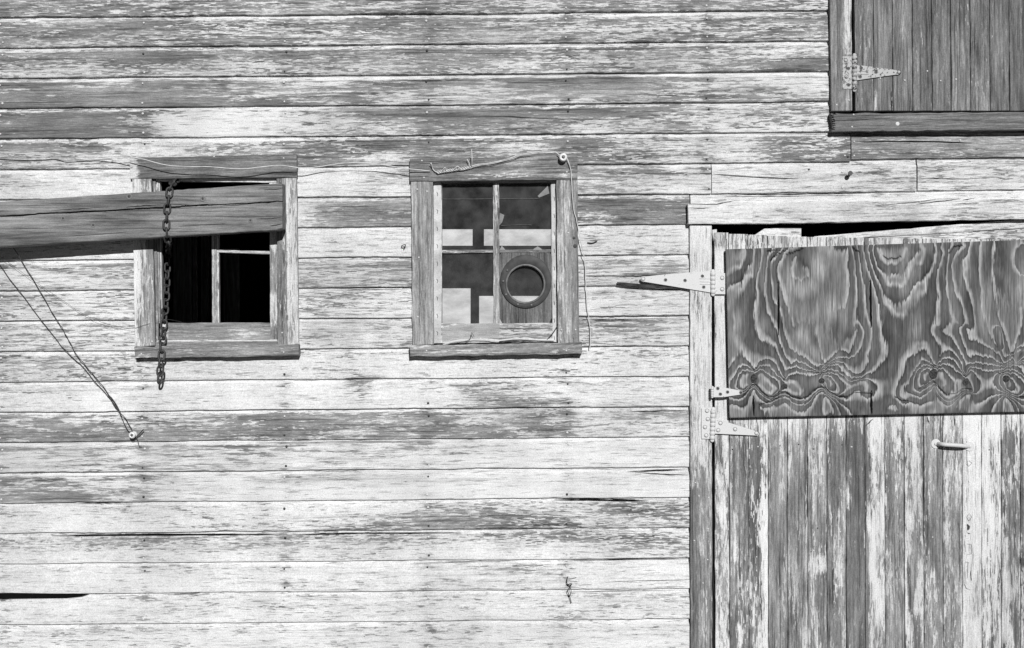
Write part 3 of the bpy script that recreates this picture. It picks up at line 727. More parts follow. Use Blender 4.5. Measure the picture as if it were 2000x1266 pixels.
hinge(door, 'small pale strap hinge reaching onto the plywood', 1391, 757, 775,
      [(1389, 755), (1394, 755), (1394, 776), (1389, 776)], [(1393, 756.5), (1412, 756.5), (1446, 763)] + tip(1446, 767, 4, 6, 1)[::-1] + [(1446, 771), (1412, 776), (1393, 776)],
      .0575, M['hinge'], [], [(1402, 759), (1407, 770), (1421, 766), (1447, 767)], br=2.6)
hinge(door, 'pale strap hinge with four screws below the plywood', 1392, 800, 859,
      [(1369, 798), (1390, 796), (1390, 858), (1371, 858)], [(1397, 817), (1480, 840), (1484, 844), (1481, 848), (1397, 847)],
      .0365, M['hinge'], [(1380, 803), (1382, 819), (1377, 835), (1380, 851), (1407, 826), (1403, 840), (1436, 837), (1478, 843)], [], lean=.035)
mb = MB()      # pull handle: round base plates and a bowed grip
ho = .027
for x, y in ((1828, 867), (1894, 872)):
    prism(mb, [(x + 9.5 * math.cos(a / 14 * 6.2832), y + 9.5 * math.sin(a / 14 * 6.2832)) for a in range(14)], ho + .003, ho - .001); dome(mb, x, y, ho + .003, .007, .004)
q_ = catmull([P(1832, 867, ho + .004), P(1838, 867.5, ho + .022), P(1846, 868.5, ho + .032), P(1862, 869.5, ho + .034), P(1877, 870.5, ho + .032), P(1885, 871.5, ho + .022), P(1890, 872, ho + .004)], 5)
tube(mb, q_, .0078, 12)
mb.build('handle', [M['hinge']], door, 'pale metal pull handle at the right of the door')
for pts_, w_ in (([(1893, 1003), (1888, 1010), (1892, 1018), (1898, 1010), (1893, 1003)], 1.), ([(1889, 1024), (1892, 1030), (1890, 1036)], 6.), ([(1890, 1040), (1892, 1043), (1896, 1041)], 1.6), ([(1888, 1063), (1897, 1063), (1897, 1082), (1888, 1083)], .9),
        ([(1885, 1098), (1891, 1098), (1890, 1130)], 1.1), ([(1884, 1102), (1883, 1140), (1888, 1150), (1895, 1152)], 1.1), ([(1896, 1115), (1897, 1135)], 2.5), ([(1886, 905), (1892, 911), (1898, 905), (1893, 900), (1887, 903)], .7),
        ([(1864, 815), (1865, 832)], 2.4), ([(1691, 832), (1705, 818)], 2.6), ([(1811, 815), (1815, 828)], 3.)):
    b = MB(); crack(b, pts_, .0280, w_); b.build('scratch_mark', M['ringmetal'], door)
dn = []
for k in range(0, 15):
    for yy, pr in ((876, .9), (1040, .4), (1092, .4)):
        if R.random() < pr: dn.append((LX[k] + R.uniform(6, 30), yy + R.uniform(-10, 5) * (1 if yy < 900 else 5), .0255, 0 if R.random() < .6 else 1))
for x, y in ((1355, 826), (1358, 943), (1365, 969), (1384, 972), (1383, 1033), (1356, 1056), (1382, 1093), (1373, 1139), (1363, 753), (1383, 746), (1378, 757)): dn.append((x, y, .034))
for x, y in ((1346 + 12, 765 - 340), (1536, 423), (1659, 424), (1656, 398), (1797, 395), (1868, 421)): dn.append((x, y, .048))
nailset(door, dn, .003, .0022)

# ------------------------------------------------------------------ loft door, top right
loft = empty('loft_door', P(1780, 217, .02), barn)
loft['label'] = 'dark grey plank hatch door at the top right corner'
mb = MB()
plank(mb, [(1618, -260), (1661.5, -260), (1664.5, 216), (1624, 217)], .040, 0, 'v', lambda x, y: .95 - (.6 if y < 108 and x > 1645 else 0) - (.3 if 172 < y < 195 and x > 1650 else 0), 1.1, .4)
mb.build('door_post', M['wood'], loft)
mb = MB()
lx = [1670, 1707, 1744, 1783, 1821, 1858, 1896, 1934, 1972, 2010, 2050, 2090, 2130, 2170, 2210, 2250]
for k in range(len(lx) - 1):
    dl = (0, .4, 1.2, .4, 0, 0)[k % 6]
    g = .7
    plank(mb, [(lx[k] - 3.5 + g, -260), (lx[k + 1] - 3.5 - g, -260), (lx[k + 1] + .3 - g, 216.5 - .6 * (k % 2)), (lx[k] + .3 + g, 216.5)], .0355 + R.uniform(-.001, .001), .006, 'v',
          (lambda kk_: (lambda x, y: .98 - (.65 if kk_ == 1 and x < 1713 and y > 175 else 0) - (.5 if kk_ == 1 and x > 1735 and y > 180 else 0)))(k), R.uniform(.8, 1.15), .4, n=40)
crack(mb, [(1741, 178), (1741, 200), (1742, 217)], .0372, 2.0, 1)
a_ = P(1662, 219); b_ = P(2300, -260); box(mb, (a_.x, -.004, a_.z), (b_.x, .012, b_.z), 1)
mb.build('door_boards', [M['wood'], M['dark']], loft)
mb = MB()
plank(mb, [(1623, 222), (2420, 216), (2420, 249), (1623, 257)], .052, 0., 'h', .97, .92, 1., rag=(7, 0))
crack(mb, [(1630, 236), (1680, 234), (1740, 231)], .0525, 1.2, 1); crack(mb, [(1650, 247), (1760, 244), (1880, 240)], .0525, .8, 1); crack(mb, [(1630, 228), (1700, 226), (1850, 224)], .0525, .7, 1)
for k in range(9): crack(mb, [(1621 + R.uniform(0, 6), 222 + k * 3.7), (1629 + R.uniform(0, 6), 223 + k * 3.7)], .0525, 2.6, 1)
mb.build('door_sill', [M['wood'], M['dark']], loft)
hinge(loft, 'chipped pale hinge on the hatch at the top right', 1669, 109, 175,
      [(1645.5, 110), (1664, 110), (1664, 174), (1645.5, 174)], [(1673, 127), (1700, 130), (1752, 137)] + tip(1754, 141.5, 4.6, 6, 1)[::-1] + [(1750, 146), (1700, 153), (1673, 157)],
      .0395, M['hinge_chipped'], [(1652, 118), (1653, 150), (1756, 141)], [(1657, 134), (1657.5, 166), (1711, 141), (1682, 133), (1680, 150)], ribs=(-3, 3))
nailset(loft, ((1634, 205, .04), (1658, 196, .04), (1667, 224, .052), (1664, 248, .052), (1719, 153, .036), (1767, 157, .036), (1811, 139, .036), (1837, 158, .036), (1867, 155, .036), (1753, 242, .052, 0, .008)))

# ------------------------------------------------------------------ plywood sheet
mb = MB(); sd = seed()
TL, TR, BR, BL = Vector((1418, 487)), Vector((2150, 464)), Vector((2150, 801)), Vector((1425, 816))
import numpy as np
LINES = {
 'A': (1400, 460, 7.034, """-1|4:145,560 180,430 250,420 285,310 320,430 380,330 400,180
0|6:140,1000 180,780 280,660 350,740 390,600 430,420 490,560 510,200
1|3:620,180 620,320 590,460 555,500 555,700 575,900 540,1050 560,1250
2|5:820,190 720,250 690,320 675,560 650,740 680,900 720,1060 780,1180 810,1260
3|3:920,190 820,250 745,380 745,600 770,810 830,940 880,1020 920,1260
4|5:1000,190 930,230 890,350 830,430 840,560 880,720 950,930 1020,1150 1060,1260
5|3:1100,290 1050,340 1030,460 1050,560 1150,620 1250,560 1260,440
?|8:980,330 980,520 1040,720 1150,700 1250,800 1300,700 1400,560 1450,300
?|7:1350,420 1420,600 1490,800 1520,1000 1560,1150
?|6:1560,900 1620,1000 1700,1060 1760,900
4|4:1800,170 1790,330 1770,430 1800,560 1810,700 1780,830
0|7:220,1110 260,1180 220,1260"""),
 'B': (1400, 640, 6.66, """-1|2.5:155,730 230,590 340,480 420,510 490,560 560,490 680,480 740,560 790,620 860,670
0|3.5:155,530 200,440 255,390 285,280 360,350 430,450 490,550
0|3:490,550 560,420 640,380 740,400 790,510 830,610 870,660
-2|3:235,800 260,680 320,570 400,550 470,570
-3|2:420,600 340,610 300,690 310,780 350,790 430,740
-2|3:500,570 580,545 640,580 720,640 830,700
-3|2.5:540,610 590,600 650,660 720,750 780,790 740,860 690,885 620,860 560,780 510,740
0|2.2:170,910 230,940 300,945 370,890 430,800 490,770 540,820 600,880 680,945 740,930 800,880 870,865 930,880 1000,930 1100,950 1180,940 1250,870 1320,800 1390,800 1440,840 1520,880 1600,910 1720,930
1|2.5:170,1000 250,1020 340,1080 400,1010 460,850 480,800 500,860 560,940 640,1000 720,970 800,920 880,885 950,930
2|3:820,1050 880,970 960,1050 1040,1110 1150,1110 1230,1020 1270,900 1340,840 1400,830
2|5:560,1030 640,1050 700,1040 740,1000
-1|3:910,720 960,680 1020,700 1050,790 1120,830 1090,870 1000,870 920,830
0|2.5:890,660 950,610 1020,575 1120,600 1220,580 1330,580
2|2.5:880,340 930,400 965,480 1020,430 1120,450 1220,520 1300,570
1|2:930,540 1020,500 1120,540 1240,570 1340,580
2|2.5:870,340 820,170 800,0
0|2:1360,580 1440,545 1560,560 1640,620 1700,660 1730,665
1|2.5:1360,575 1440,500 1540,480 1640,470 1690,570 1730,590
-1|2:1370,590 1460,590 1560,600 1640,690 1700,760 1730,770
-2|2.5:1380,610 1460,630 1560,730 1600,820 1570,860 1500,850 1430,800
-3|1.7:1400,640 1470,670 1500,740 1450,780
3|3:870,0 900,130 960,260 1040,320 1140,380 1200,440 1310,520 1350,560
?|9:960,10 1010,110 1100,170 1180,230 1230,330 1300,420
4|6:1340,0 1340,300 1370,430 1420,470 1560,310 1640,280 1730,250
3|3:1390,1120 1380,960 1420,900 1480,960 1520,1060 1525,1120
?|5:540,10 570,50 530,190
1|3:560,150 650,120 700,180 760,220 810,340 850,450 880,560 895,650
?|6:860,1120 900,1050 960,1080
?|6:1340,900 1350,1000 1330,1100
0|5:170,400 230,200 200,100"""),
 'C': (1640, 460, 7.033, """4|4:110,150 120,280 80,420 120,560 100,760 60,1000
3|4.5:155,150 200,250 220,480 240,800 220,1060 200,1260
2|2.5:280,380 310,600 340,700 330,900 370,1100 440,1260
1|2.2:320,200 350,330 420,560 480,730 530,960 540,1180 560,1260
0|3:385,160 420,350 470,520 540,680 600,870 650,970 690,900 760,1060 800,1100 830,1040 880,1080 940,900 1010,760 1070,650 1130,710 1170,780 1190,600 1270,500 1310,340 1325,150
-1|3.5:450,200 500,400 580,500 640,620 670,700 740,520
-2|3:520,170 570,280 600,370 700,390 800,380 880,280 920,160
-1|4.5:750,580 800,620 850,710 890,640 920,480 950,370 1030,340 1070,260 1120,400 1150,260 1180,160
1|3.5:1390,150 1430,250 1380,420 1350,460 1340,640 1380,820 1340,1050 1360,1260
2|3:1550,150 1500,220 1480,420 1460,680 1500,920 1540,1080 1640,1230
3|6:1720,130 1640,220 1560,320 1540,400 1560,620 1600,780 1690,960 1760,1230
4|4:1780,160 1750,300 1740,480
4|4.5:1680,320 1700,560 1790,780 1820,900
?|6:1000,1240 1040,1100 1080,1100 1110,1240"""),
 'F': (0, 0, 1., """5|5:1915,470 1912,540 1920,610 1945,670 1965,700
6|4:1940,470 1938,540 1950,620 1975,690
6|4:2012,470 2005,560 1990,650 1978,695
5|5:2036,470 2030,560 2012,650 1985,710"""),
 'E': (1640, 640, 6.663, """4|5:220,0 200,130 160,240 130,330 60,290 0,270
2|3:0,480 40,460 110,560 180,580 260,600 320,540 370,440 340,330
1|3:0,570 60,590 120,670 210,640 280,655 350,600 390,570 430,590 520,450 560,420 580,250 530,130 540,0
-1|2.5:0,640 60,690 130,770 200,750 260,700 340,690 370,760 350,830 300,820
0|2.5:0,930 80,940 150,880 220,830 300,830
?|4:660,150 670,330 680,560
0|3:1230,480 1170,370 1130,200 1090,250 1020,190 1000,310 900,390 850,400 830,600 780,680 710,850 760,940 830,1000 930,980 1020,1010 1090,1060 1150,990 1180,970 1220,1080
-1|2.5:1230,500 1140,430 1070,400 1020,500 940,600 900,720 800,770 790,900 860,920 900,860 980,890 1060,910 1150,850
-2|2.5:1220,510 1100,480 1020,540 960,640 950,780 960,830 1050,840 1120,790 1220,735 1300,830 1370,910 1430,930 1520,880 1600,820 1660,815 1720,840
-3|2.5:1200,530 1110,520 1050,590 1020,680 1030,760 1080,770 1160,720 1220,690
-4|2.5:1160,600 1100,600 1080,650 1120,690
-1|2.5:1240,510 1330,470 1440,490 1520,550 1620,630
0|3:1240,490 1310,410 1400,390 1500,430 1560,520 1620,620
1|2.5:1250,500 1330,330 1380,250 1500,330 1580,450 1630,610
-2|5:1260,550 1330,520 1380,580 1440,650 1520,690 1580,690
-3|2:1290,580 1340,570 1360,650 1370,740 1340,760
2|3.5:1280,0 1380,70 1480,130 1560,280 1630,430 1650,600
3|3.5:1560,0 1620,250 1680,370 1720,430
4|4:1650,0 1720,180
0|3:1230,740 1240,850 1310,960 1390,1030
1|2.5:1500,1050 1560,940 1640,860 1720,870
0|2.5:1650,620 1700,550 1725,545
-1|2.5:1650,640 1700,600 1725,600
?|5:500,980 530,880 545,1000
1|3:640,1040 710,1010 770,1080
?|4:180,1040 220,900 270,930""")}
DARK = {'B': (1400, 640, 6.66, """2.4:340,890 400,830 450,740 520,740 590,840 680,905 760,890 830,835 900,835 960,890 1100,920 1180,900 1260,830 1330,770 1400,775 1470,830 1560,880 1720,900
2.2:560,1000 650,970 740,930 860,900
1.8:470,560 500,545 440,520
1.8:870,680 890,640
1.8:1300,580 1350,600 1400,575"""),
 'E': (1640, 640, 6.663, """2.4:0,900 90,900 200,840 300,850 420,850
2.4:1030,790 1120,745 1220,690 1300,790 1390,880 1520,850 1620,790 1720,805
2.2:720,900 800,950 900,950
1.8:1200,500 1260,500
1.8:1610,610 1650,640"""),
 'A': (1400, 460, 7.034, """3:700,215 820,195
3:740,330 840,250 920,215
3:950,260 1050,240 1180,180"""),
 'C': (1640, 460, 7.033, """3:190,180 270,230
3:1500,240 1560,150 1690,140
3:600,300 720,330 840,290""")}
def polys(tab):
    for ox, oy, k_, txt in tab.values():
        for ln in txt.split('\n'):
            lv, ln = ln.split('|') if '|' in ln else ('?', ln)
            w_, ps = ln.split(':'); q = [tuple(float(c) for c in p.split(',')) for p in ps.split()]
            q = [(ox + a / k_, oy + b / k_) for a, b in q]
            yield lv, float(w_), q
            if 1560 < q[0][0] < 1800: yield lv, float(w_), [(a + 351, b) for a, b in q]
def field(X, Y, tab):
    F = np.zeros_like(X)
    for lv, w_, q in polys(tab):
        for (x0, y0), (x1, y1) in zip(q, q[1:]):
            dx, dy = x1 - x0, y1 - y0; t = np.clip(((X - x0) * dx + (Y - y0) * dy) / (dx * dx + dy * dy + 1e-6), 0, 1)
            d2 = (X - x0 - t * dx) ** 2 + (Y - y0 - t * dy) ** 2
            F = np.maximum(F, np.exp(-d2 / (w_ * .6) ** 2))
    return F
def grain_height():
    """growth-ring height over the sheet: the traced ring lines are its whole-number contours"""
    g = 2.5; gx0, gy0 = 1412, 458; W_, H_ = int(745 / g), int(366 / g)
    fix = np.zeros((H_, W_)); cnt = np.zeros((H_, W_))
    for lv, w_, q in polys(LINES):
        if lv == '?': continue
        if q[0][0] > 1890 and min(a for a, b in q) < 1905 and '351' == '0': continue
        for (x0, y0), (x1, y1) in zip(q, q[1:]):
            for k in range(int(math.hypot(x1 - x0, y1 - y0) / 1.) + 1):
                t = k / max(1, math.hypot(x1 - x0, y1 - y0)); i = int((x0 + (x1 - x0) * t - gx0) / g); j = int((y0 + (y1 - y0) * t - gy0) / g)
                if 0 <= i < W_ and 0 <= j < H_: fix[j, i] += float(lv); cnt[j, i] += 1
    m_ = cnt > 0; fix[m_] /= cnt[m_]; A = np.where(m_, fix, 1.)
    for it in range(2600):
        B = np.pad(A, 1, mode='edge'); A = (B[:-2, 1:-1] + B[2:, 1:-1]) * .25 + (B[1:-1, :-2] + B[1:-1, 2:]) * .25
        A[m_] = fix[m_]
    for it in range(1):
        B = np.pad(A, 1, mode='edge'); A = .5 * A + .125 * (B[:-2, 1:-1] + B[2:, 1:-1] + B[1:-1, :-2] + B[1:-1, 2:])
    gy_, gx_ = np.gradient(A); G = np.hypot(gx_, gy_) / g
    for it in range(3):
        B = np.pad(G, 1, mode='edge'); G = .2 * (G + B[:-2, 1:-1] + B[2:, 1:-1] + B[1:-1, :-2] + B[1:-1, 2:])
    def smp(T, X, Y):
        u = np.clip((X - gx0) / g - .5, 0, W_ - 1.001); v = np.clip((Y - gy0) / g - .5, 0, H_ - 1.001); i = u.astype(int); j = v.astype(int); u -= i; v -= j
        return (T[j, i] * (1 - u) + T[j, i + 1] * u) * (1 - v) + (T[j + 1, i] * (1 - u) + T[j + 1, i + 1] * u) * v
    return lambda X, Y: (smp(A, X, Y), smp(G, X, Y))
nx, ny = 330, 150; idx = {}; PX = []; PY = []
for i in range(nx + 1):
    for j in range(ny + 1):
        p = TL.lerp(TR, i / nx).lerp(BL.lerp(BR, i / nx), j / ny)
        e = i in (0, nx) or j in (0, ny)
        idx[i, j] = mb.vert(P(p.x, p.y, .056 - (.001 if e else 0) + .0015 * mnoise.noise((p.x / 200, p.y / 200, 0)), .056), (p.y * S, p.x * S, sd)); PX.append(p.x + 1.2 * mnoise.noise((p.x / 9, p.y / 14, 3))); PY.append(p.y + 4.2 * mnoise.noise((p.x / 3.4, p.y / 60, 7)) + 2. * mnoise.noise((p.x / 8, p.y / 40, 9)))
PX = np.array(PX); PY = np.array(PY)
ampy = 1 - .75 * np.exp(-((PY - 765) / 38) ** 2)        # the flame-like jags die out in the tight grain round the knots
PY0 = np.array([EYE + 0 * v[2] for v in mb.v]); PY0 = 633 - (np.array([v[2] for v in mb.v]) - EYE) / (S * (D - .056) / D)
PY = PY0 + (PY - PY0) * ampy
M1 = np.array([mnoise.noise((a / 26, b / 55, 15)) for a, b in zip(PX, PY)])
# broad bleached areas of the sheet
PB = np.zeros_like(PX)
for bx, by, rx, ry, am in ((1545, 545, 14, 40, .6), (1575, 562, 34, 22, .75), (1600, 520, 16, 50, .6), (1625, 600, 12, 34, .6), (1650, 600, 12, 40, .5), (1565, 660, 22, 34, .5), (1587, 690, 22, 22, .5), (1440, 632, 12, 26, .4), (1490, 640, 10, 22, .35), (1790, 640, 9, 26, .6), (1762, 560, 14, 22, .45), (1735, 545, 9, 16, .4), (1600, 745, 30, 16, .22), (1830, 760, 50, 16, .2), (1500, 725, 16, 12, .3), (1700, 640, 10, 60, .25), (1650, 770, 40, 12, .15), (1540, 800, 40, 12, .3), (1860, 790, 40, 14, .35), (1860, 600, 14, 50, .3), (1880, 530, 14, 30, .3), (1925, 600, 16, 60, .5), (2000, 560, 30, 60, .5)):
    PB = np.maximum(PB, am * np.exp(-((PX - bx) / rx) ** 2 - ((PY - by) / ry) ** 2))
HH, GG = grain_height()(PX, PY)
fig = [float(a) for a in HH + 20.1]
mb.t = [float(a) for a in np.clip((GG - .003) / .012, 0, 1) * np.clip(1.02 + .5 * M1, .55, 1.)]
mb.w = [float(a) for a in field(PX, PY, DARK) - PB * np.clip(1. + .9 * M1, .3, 1.3)]
for i in range(nx):
    for j in range(ny): mb.face((idx[i, j], idx[i, j + 1], idx[i + 1, j + 1], idx[i + 1, j]))
ring = [(0, j) for j in range(ny + 1)] + [(i, ny) for i in range(1, nx + 1)] + [(nx, j) for j in range(ny - 1, -1, -1)] + [(i, 0) for i in range(nx - 1, 0, -1)]
bk = []
for k_ in ring:
    v = mb.v[idx[k_]]; bk.append(mb.vert((v[0], -.040, v[2]), mb.g[idx[k_]])); fig.append(.6)
for k in range(len(ring)): mb.face((idx[ring[k]], bk[k], bk[(k + 1) % len(ring)], idx[ring[(k + 1) % len(ring)]]))
mb.face(bk)
mb.fig = fig
ply = mb.build('plywood_sheet', M['ply'])
tag(ply, 'weathered plywood sheet with swirling dark grain fixed across the door', 'plywood')
def knot(x, y, rx, ry):
    b = MB()
    pts = [(x + rx * (1 + .2 * mnoise.noise((k, x, 0))) * math.cos(k / 12 * 6.2832), y + ry * (1 + .2 * mnoise.noise((k, x, 5))) * math.sin(k / 12 * 6.2832)) for k in range(12)]
    prism(b, pts, .0572, .054, bev=.0004, wear=1.); return b.build('knot', M['knot'], ply)
for x, y, rx, ry in ((1472, 740, 6.5, 9), (1532, 755, 6, 5), (1605, 744, 6, 5.5), (1823, 731, 8, 10), (1886, 747, 6, 6), (1965, 740, 7, 7)): knot(x, y, rx, ry)
for c_, wd in (([(1520, 548), (1521, 600), (1521, 655)], 3.6), ([(1700, 546), (1701, 600), (1702, 640)], 4.4), ([(1472, 772), (1472, 795), (1473, 812)], 3.4), ([(1702, 762), (1702, 790), (1703, 808)], 4.2)):
    b = MB(); crack(b, c_, .0592, wd); b.build('rust_streak', M['dark'], ply)
for x, y in ((1520, 551), (1700, 549), (1472, 779), (1702, 767)):
    b = MB(); dome(b, x, y, .0566, .0038, .0028); b.build('screw', M['darknail'], ply)

# ------------------------------------------------------------------ timber beam
mb = MB(); sd = seed(); bf, bb = .125, .055
nxb = 90; rows = []
crk = lambda x: 417 - (x - 100) * .0531 + 1.5 * mnoise.noise((x / 60, 0, 0)) + 1.2 * mnoise.noise((x / 14, 3, 0))
topl = lambda x: 387.5 - (x - 100) * .0663 + .5 * mnoise.noise((x / 50, 7, 0)); botl = lambda x: 476.5 - (x - 100) * .0617 + .6 * mnoise.noise((x / 50, 9, 0))
X0, X1 = -420., 551.5
for i in range(nxb + 1):
    x = X0 + (X1 - X0) * i / nxb; t0, b0, c0 = topl(x), botl(x), crk(x); b0 += 1.1 * mnoise.noise((x / 9, 2, 2)) + (-2.5 if i == nxb else 0); t0 += .8 * mnoise.noise((x / 11, 4, 2)) + (1.6 if i == nxb else 0)
    cw = .8 + 1.7 * abs(mnoise.noise((x / 70, 5, 0))) + .5 * (x < 260)
    rr_ = [(t0, bf - .07), (t0, bf - .003), (t0 + 1.2, bf), (t0 + 10, bf + .0005), (c0 - 6, bf), (c0 - cw, bf - .0005), (c0, bf - .022), (c0 + cw, bf - .0005), (c0 + 8, bf), (c0 + 26, bf + .0005), (b0 - 14, bf), (b0 - 1.5, bf), (b0, bf - .003), (b0, bf - .07)]
    rows.append([mb.vert(P(x, y, o, bf), (x * S, y * S + (bf - o if j in (0, 13) else 0), sd), 1.1, .96) for j, (y, o) in enumerate(rr_)])
for i in range(nxb):
    for j in range(13): mb.face((rows[i][j], rows[i][j + 1], rows[i + 1][j + 1], rows[i + 1][j]))
    mb.face((rows[i][13], rows[i][0], rows[i + 1][0], rows[i + 1][13]))
mb.face(rows[0]); mb.face(rows[-1][::-1])
for xx in range(-420, 540, 60): crack(mb, [(x_, crk(x_)) for x_ in range(xx, min(551, xx + 90), 15)], bf + .0012, R.uniform(1.8, 3.2), 1)
for c_, w_ in (([(246, 405), (280, 402), (314, 400)], 1.6), ([(330, 399), (370, 401), (420, 398)], .9), ([(430, 403), (480, 399), (545, 392)], 1.0), ([(515, 371), (550, 369)], 1.3), ([(500, 427), (530, 427), (551, 424)], 1.2), ([(528, 441), (551, 438)], 1.5), ([(120, 462), (190, 458), (250, 453)], .9), ([(350, 442), (440, 437)], .8), ([(100, 411), (150, 408), (215, 404)], .9)): crack(mb, c_, bf + .0012, w_, 1)
beam = mb.build('timber_beam', [M['beam'], M['dark']])
tag(beam, 'thick grey timber slanting across the left window with a chain around it', 'beam')
for x, y in ((252, 384), (396, 388), (182, 440), (123, 427), (489, 431)):
    b = MB(); r_ = 6. if y < 400 else 4.6
    annulus(b, x, y, r_, r_ * .55, bf + .0016, bf - .004, 0, 14); dome(b, x, y, bf, r_ * .4 * S, .0012, 1); b.build('knot', [M['beam'], M['darknail']], beam)

# ------------------------------------------------------------------ chain
chain = empty('hanging_chain', P(331, 366, .13))
tag(chain, 'rusty iron chain looped over the grey timber and hanging past the window sill', 'chain')
def link_mesh():
    b = MB(); L, Wd, r = .0245, .0112, .0040; pts = []
    hl = L - Wd - r * .3                     # half of the straight part
    for k in range(10): a = math.pi * k / 9; pts.append(Vector((Wd * math.cos(a), 0, hl * .62 + Wd * math.sin(a))))
    for k in range(10): a = math.pi + math.pi * k / 9; pts.append(Vector((Wd * math.cos(a), 0, -hl * .62 + Wd * math.sin(a))))
    N_ = len(pts)
    for i, p in enumerate(pts):
        t = (pts[(i + 1) % N_] - pts[i - 1]).normalized(); a = t.cross(Vector((0, 1, 0))).normalized(); bb_ = Vector((0, 1, 0))
        for k in range(8): b.vert(p + r * (a * math.cos(6.2832 * k / 8) + bb_ * math.sin(6.2832 * k / 8)))
    for i in range(N_):
        j = (i + 1) % N_
        for k in range(8): b.face((i * 8 + k, i * 8 + (k + 1) % 8, j * 8 + (k + 1) % 8, j * 8 + k), 0, True)
    o = b.build('link', M['rust'], chain); me = o.data; bpy.data.objects.remove(o); return me
lme = link_mesh()
path = catmull([P(346, 352, .02), P(338, 359, .09), P(333, 365, .128), P(330, 382, .1345), P(327, 402, .1345), P(325, 432, .1345), P(325, 455, .134), P(328, 470, .118), P(330, 477, .075), P(329, 488, .0), P(328, 500, -.06),
                P(327, 518, -.07), P(326, 552, -.045), P(324, 590, -.012), P(321, 622, .024), P(318, 660, .045), P(316, 690, .066), P(313.5, 715, .068), P(312, 745, .068), P(311.5, 760, .068)], 24)
cum = [0.]
for a, b_ in zip(path, path[1:]): cum.append(cum[-1] + (b_ - a).length)
def at(s_):
    for i in range(len(cum) - 1):
        if cum[i + 1] >= s_: return path[i].lerp(path[i + 1], (s_ - cum[i]) / max(1e-9, cum[i + 1] - cum[i]))
    return path[-1]
pitch = .0308; nl = int((cum[-1] - .01) / pitch)
for k in range(nl):
    a, b_ = at(k * pitch), at((k + 1) * pitch); c = (a + b_) / 2; z = (a - b_).normalized()
    ref = Vector((0, -1, 0)) if abs(z.y) < .9 else Vector((0, 0, -1))
    y_ = (ref - z * ref.dot(z)).normalized(); x_ = y_.cross(z)
    m3 = Matrix((x_, y_, z)).transposed()
    # alternate links stand a quarter turn to each other, as in any hanging chain; the slack lower ones lie twisted
    ang = (math.pi / 2 if k % 2 else 0) + R.uniform(-.16, .16) + .35
    if k > 13: ang = (-.75 if k % 2 else .65) + R.uniform(-.12, .12)
    if k > 20: ang = (1.2 if k % 2 else .15) + R.uniform(-.1, .1)
    o = bpy.data.objects.new('link', lme); col.objects.link(o); o.parent = chain; o.matrix_parent_inverse = chain.matrix_basis.inverted()
    o.matrix_basis = Matrix.Translation(c) @ (m3 @ Matrix.Rotation(ang, 3, 'Z')).to_4x4()

# ------------------------------------------------------------------ wires and insulators
mb = MB()
wire(mb, [(-60, 292, .07), (40, 300, .065), (100, 298, .065), (130, 302, .07), (180, 299, .07), (220, 301, .075), (242, 303, .085), (278, 311, .09), (335, 324, .094), (410, 326, .098), (470, 330, .098), (530, 324, .09), (557, 324, .085), (590, 328, .075),
          (623, 326, .06), (660, 320, .065), (694, 318, .07), (730, 320, .07), (775, 326, .066), (800, 330, .066), (840, 334, .048)], .0018, wob=.0012)
tag(mb.build('slack_wire', M['wire']), 'thin slack wire sagging along the wall above both windows', 'wire')
mb = MB()
base = [(842, 318, .052), (846, 331, .05), (855, 337, .05), (866, 334, .052), (890, 331, .052), (912, 328, .052), (930, 322, .052), (960, 318, .055), (990, 311, .055), (1018, 302, .055), (1050, 297, .055), (1080, 296, .055), (1094, 304, .058)]
wire(mb, base, .0020); wire(mb, [(x, y + 2.2, o + .002) for x, y, o in base[2:-2]], .0013, wob=.002)
for s_ in range(2):
    pts = []
    for k in range(60):
        t = k / 59; x = 853 + 62 * t; y = 336 - 9 * t; a = t * 42 + s_ * 3.1
        pts.append((x, y + 2.6 * math.sin(a), .053 + .004 * math.cos(a)))
    wire(mb, pts, .0014, 0, 2)
for a, b_, c_ in (((918, 328, .055), (916, 318, .062), (912, 311, .058)), ((921, 325, .055), (922, 310, .07), (921, 292, .074)), ((862, 336, .055), (868, 328, .07), (872, 330, .065)), ((885, 333, .055), (893, 325, .068), (899, 330, .06)), ((845, 331, .05), (843, 322, .062), (840, 318, .066))):
    wire(mb, [a, b_, c_], .0016)
tag(mb.build('twisted_wire', M['wire']), 'twisted wire splice with stubby ends over the right window head', 'wire')
mb = MB()
wire(mb, [(1104, 304, .06), (1110, 315, .056), (1115, 335, .05), (1117, 370, .048), (1120, 405, .046), (1127, 435, .046), (1134, 470, .044), (1142, 510, .036), (1144, 550, .032), (1147, 600, .034), (1152, 640, .032), (1153, 682, .03)], .0017, wob=.0018)
tag(mb.build('drop_wire', M['wire']), 'single wire hanging down beside the right window from the knob', 'wire')
mb = MB()
wire(mb, [(-30, 400, .045), (40, 505, .05), (100, 607, .045), (112, 627, .045), (124, 645, .045), (138, 672, .045), (152, 697, .045), (185, 735, .04), (213, 772, .04), (222, 790, .04), (245, 818, .04), (258, 838, .04)], .0015, 0, wob=.003)
wire(mb, [(-60, 430, .035), (20, 545, .035), (100, 650, .03), (128, 685, .03), (160, 715, .03), (182, 742, .03), (206, 768, .03), (216, 780, .035), (232, 803, .04), (246, 835, .035), (254, 846, .03)], .0015, 0, wob=.003)
wire(mb, [(216, 775, .038), (222, 783, .034), (226, 789, .04), (230, 796, .034), (233, 802, .04)], .002, 0)
wire(mb, [(262, 852, .03), (268, 858, .035), (270, 866, .03), (272, 872, .028), (276, 872, .03)], .0011, 0)
tag(mb.build('slanting_wire', M['darkwire']), 'pair of wires slanting down the left wall to the lower porcelain knob', 'wire')
mb = MB()
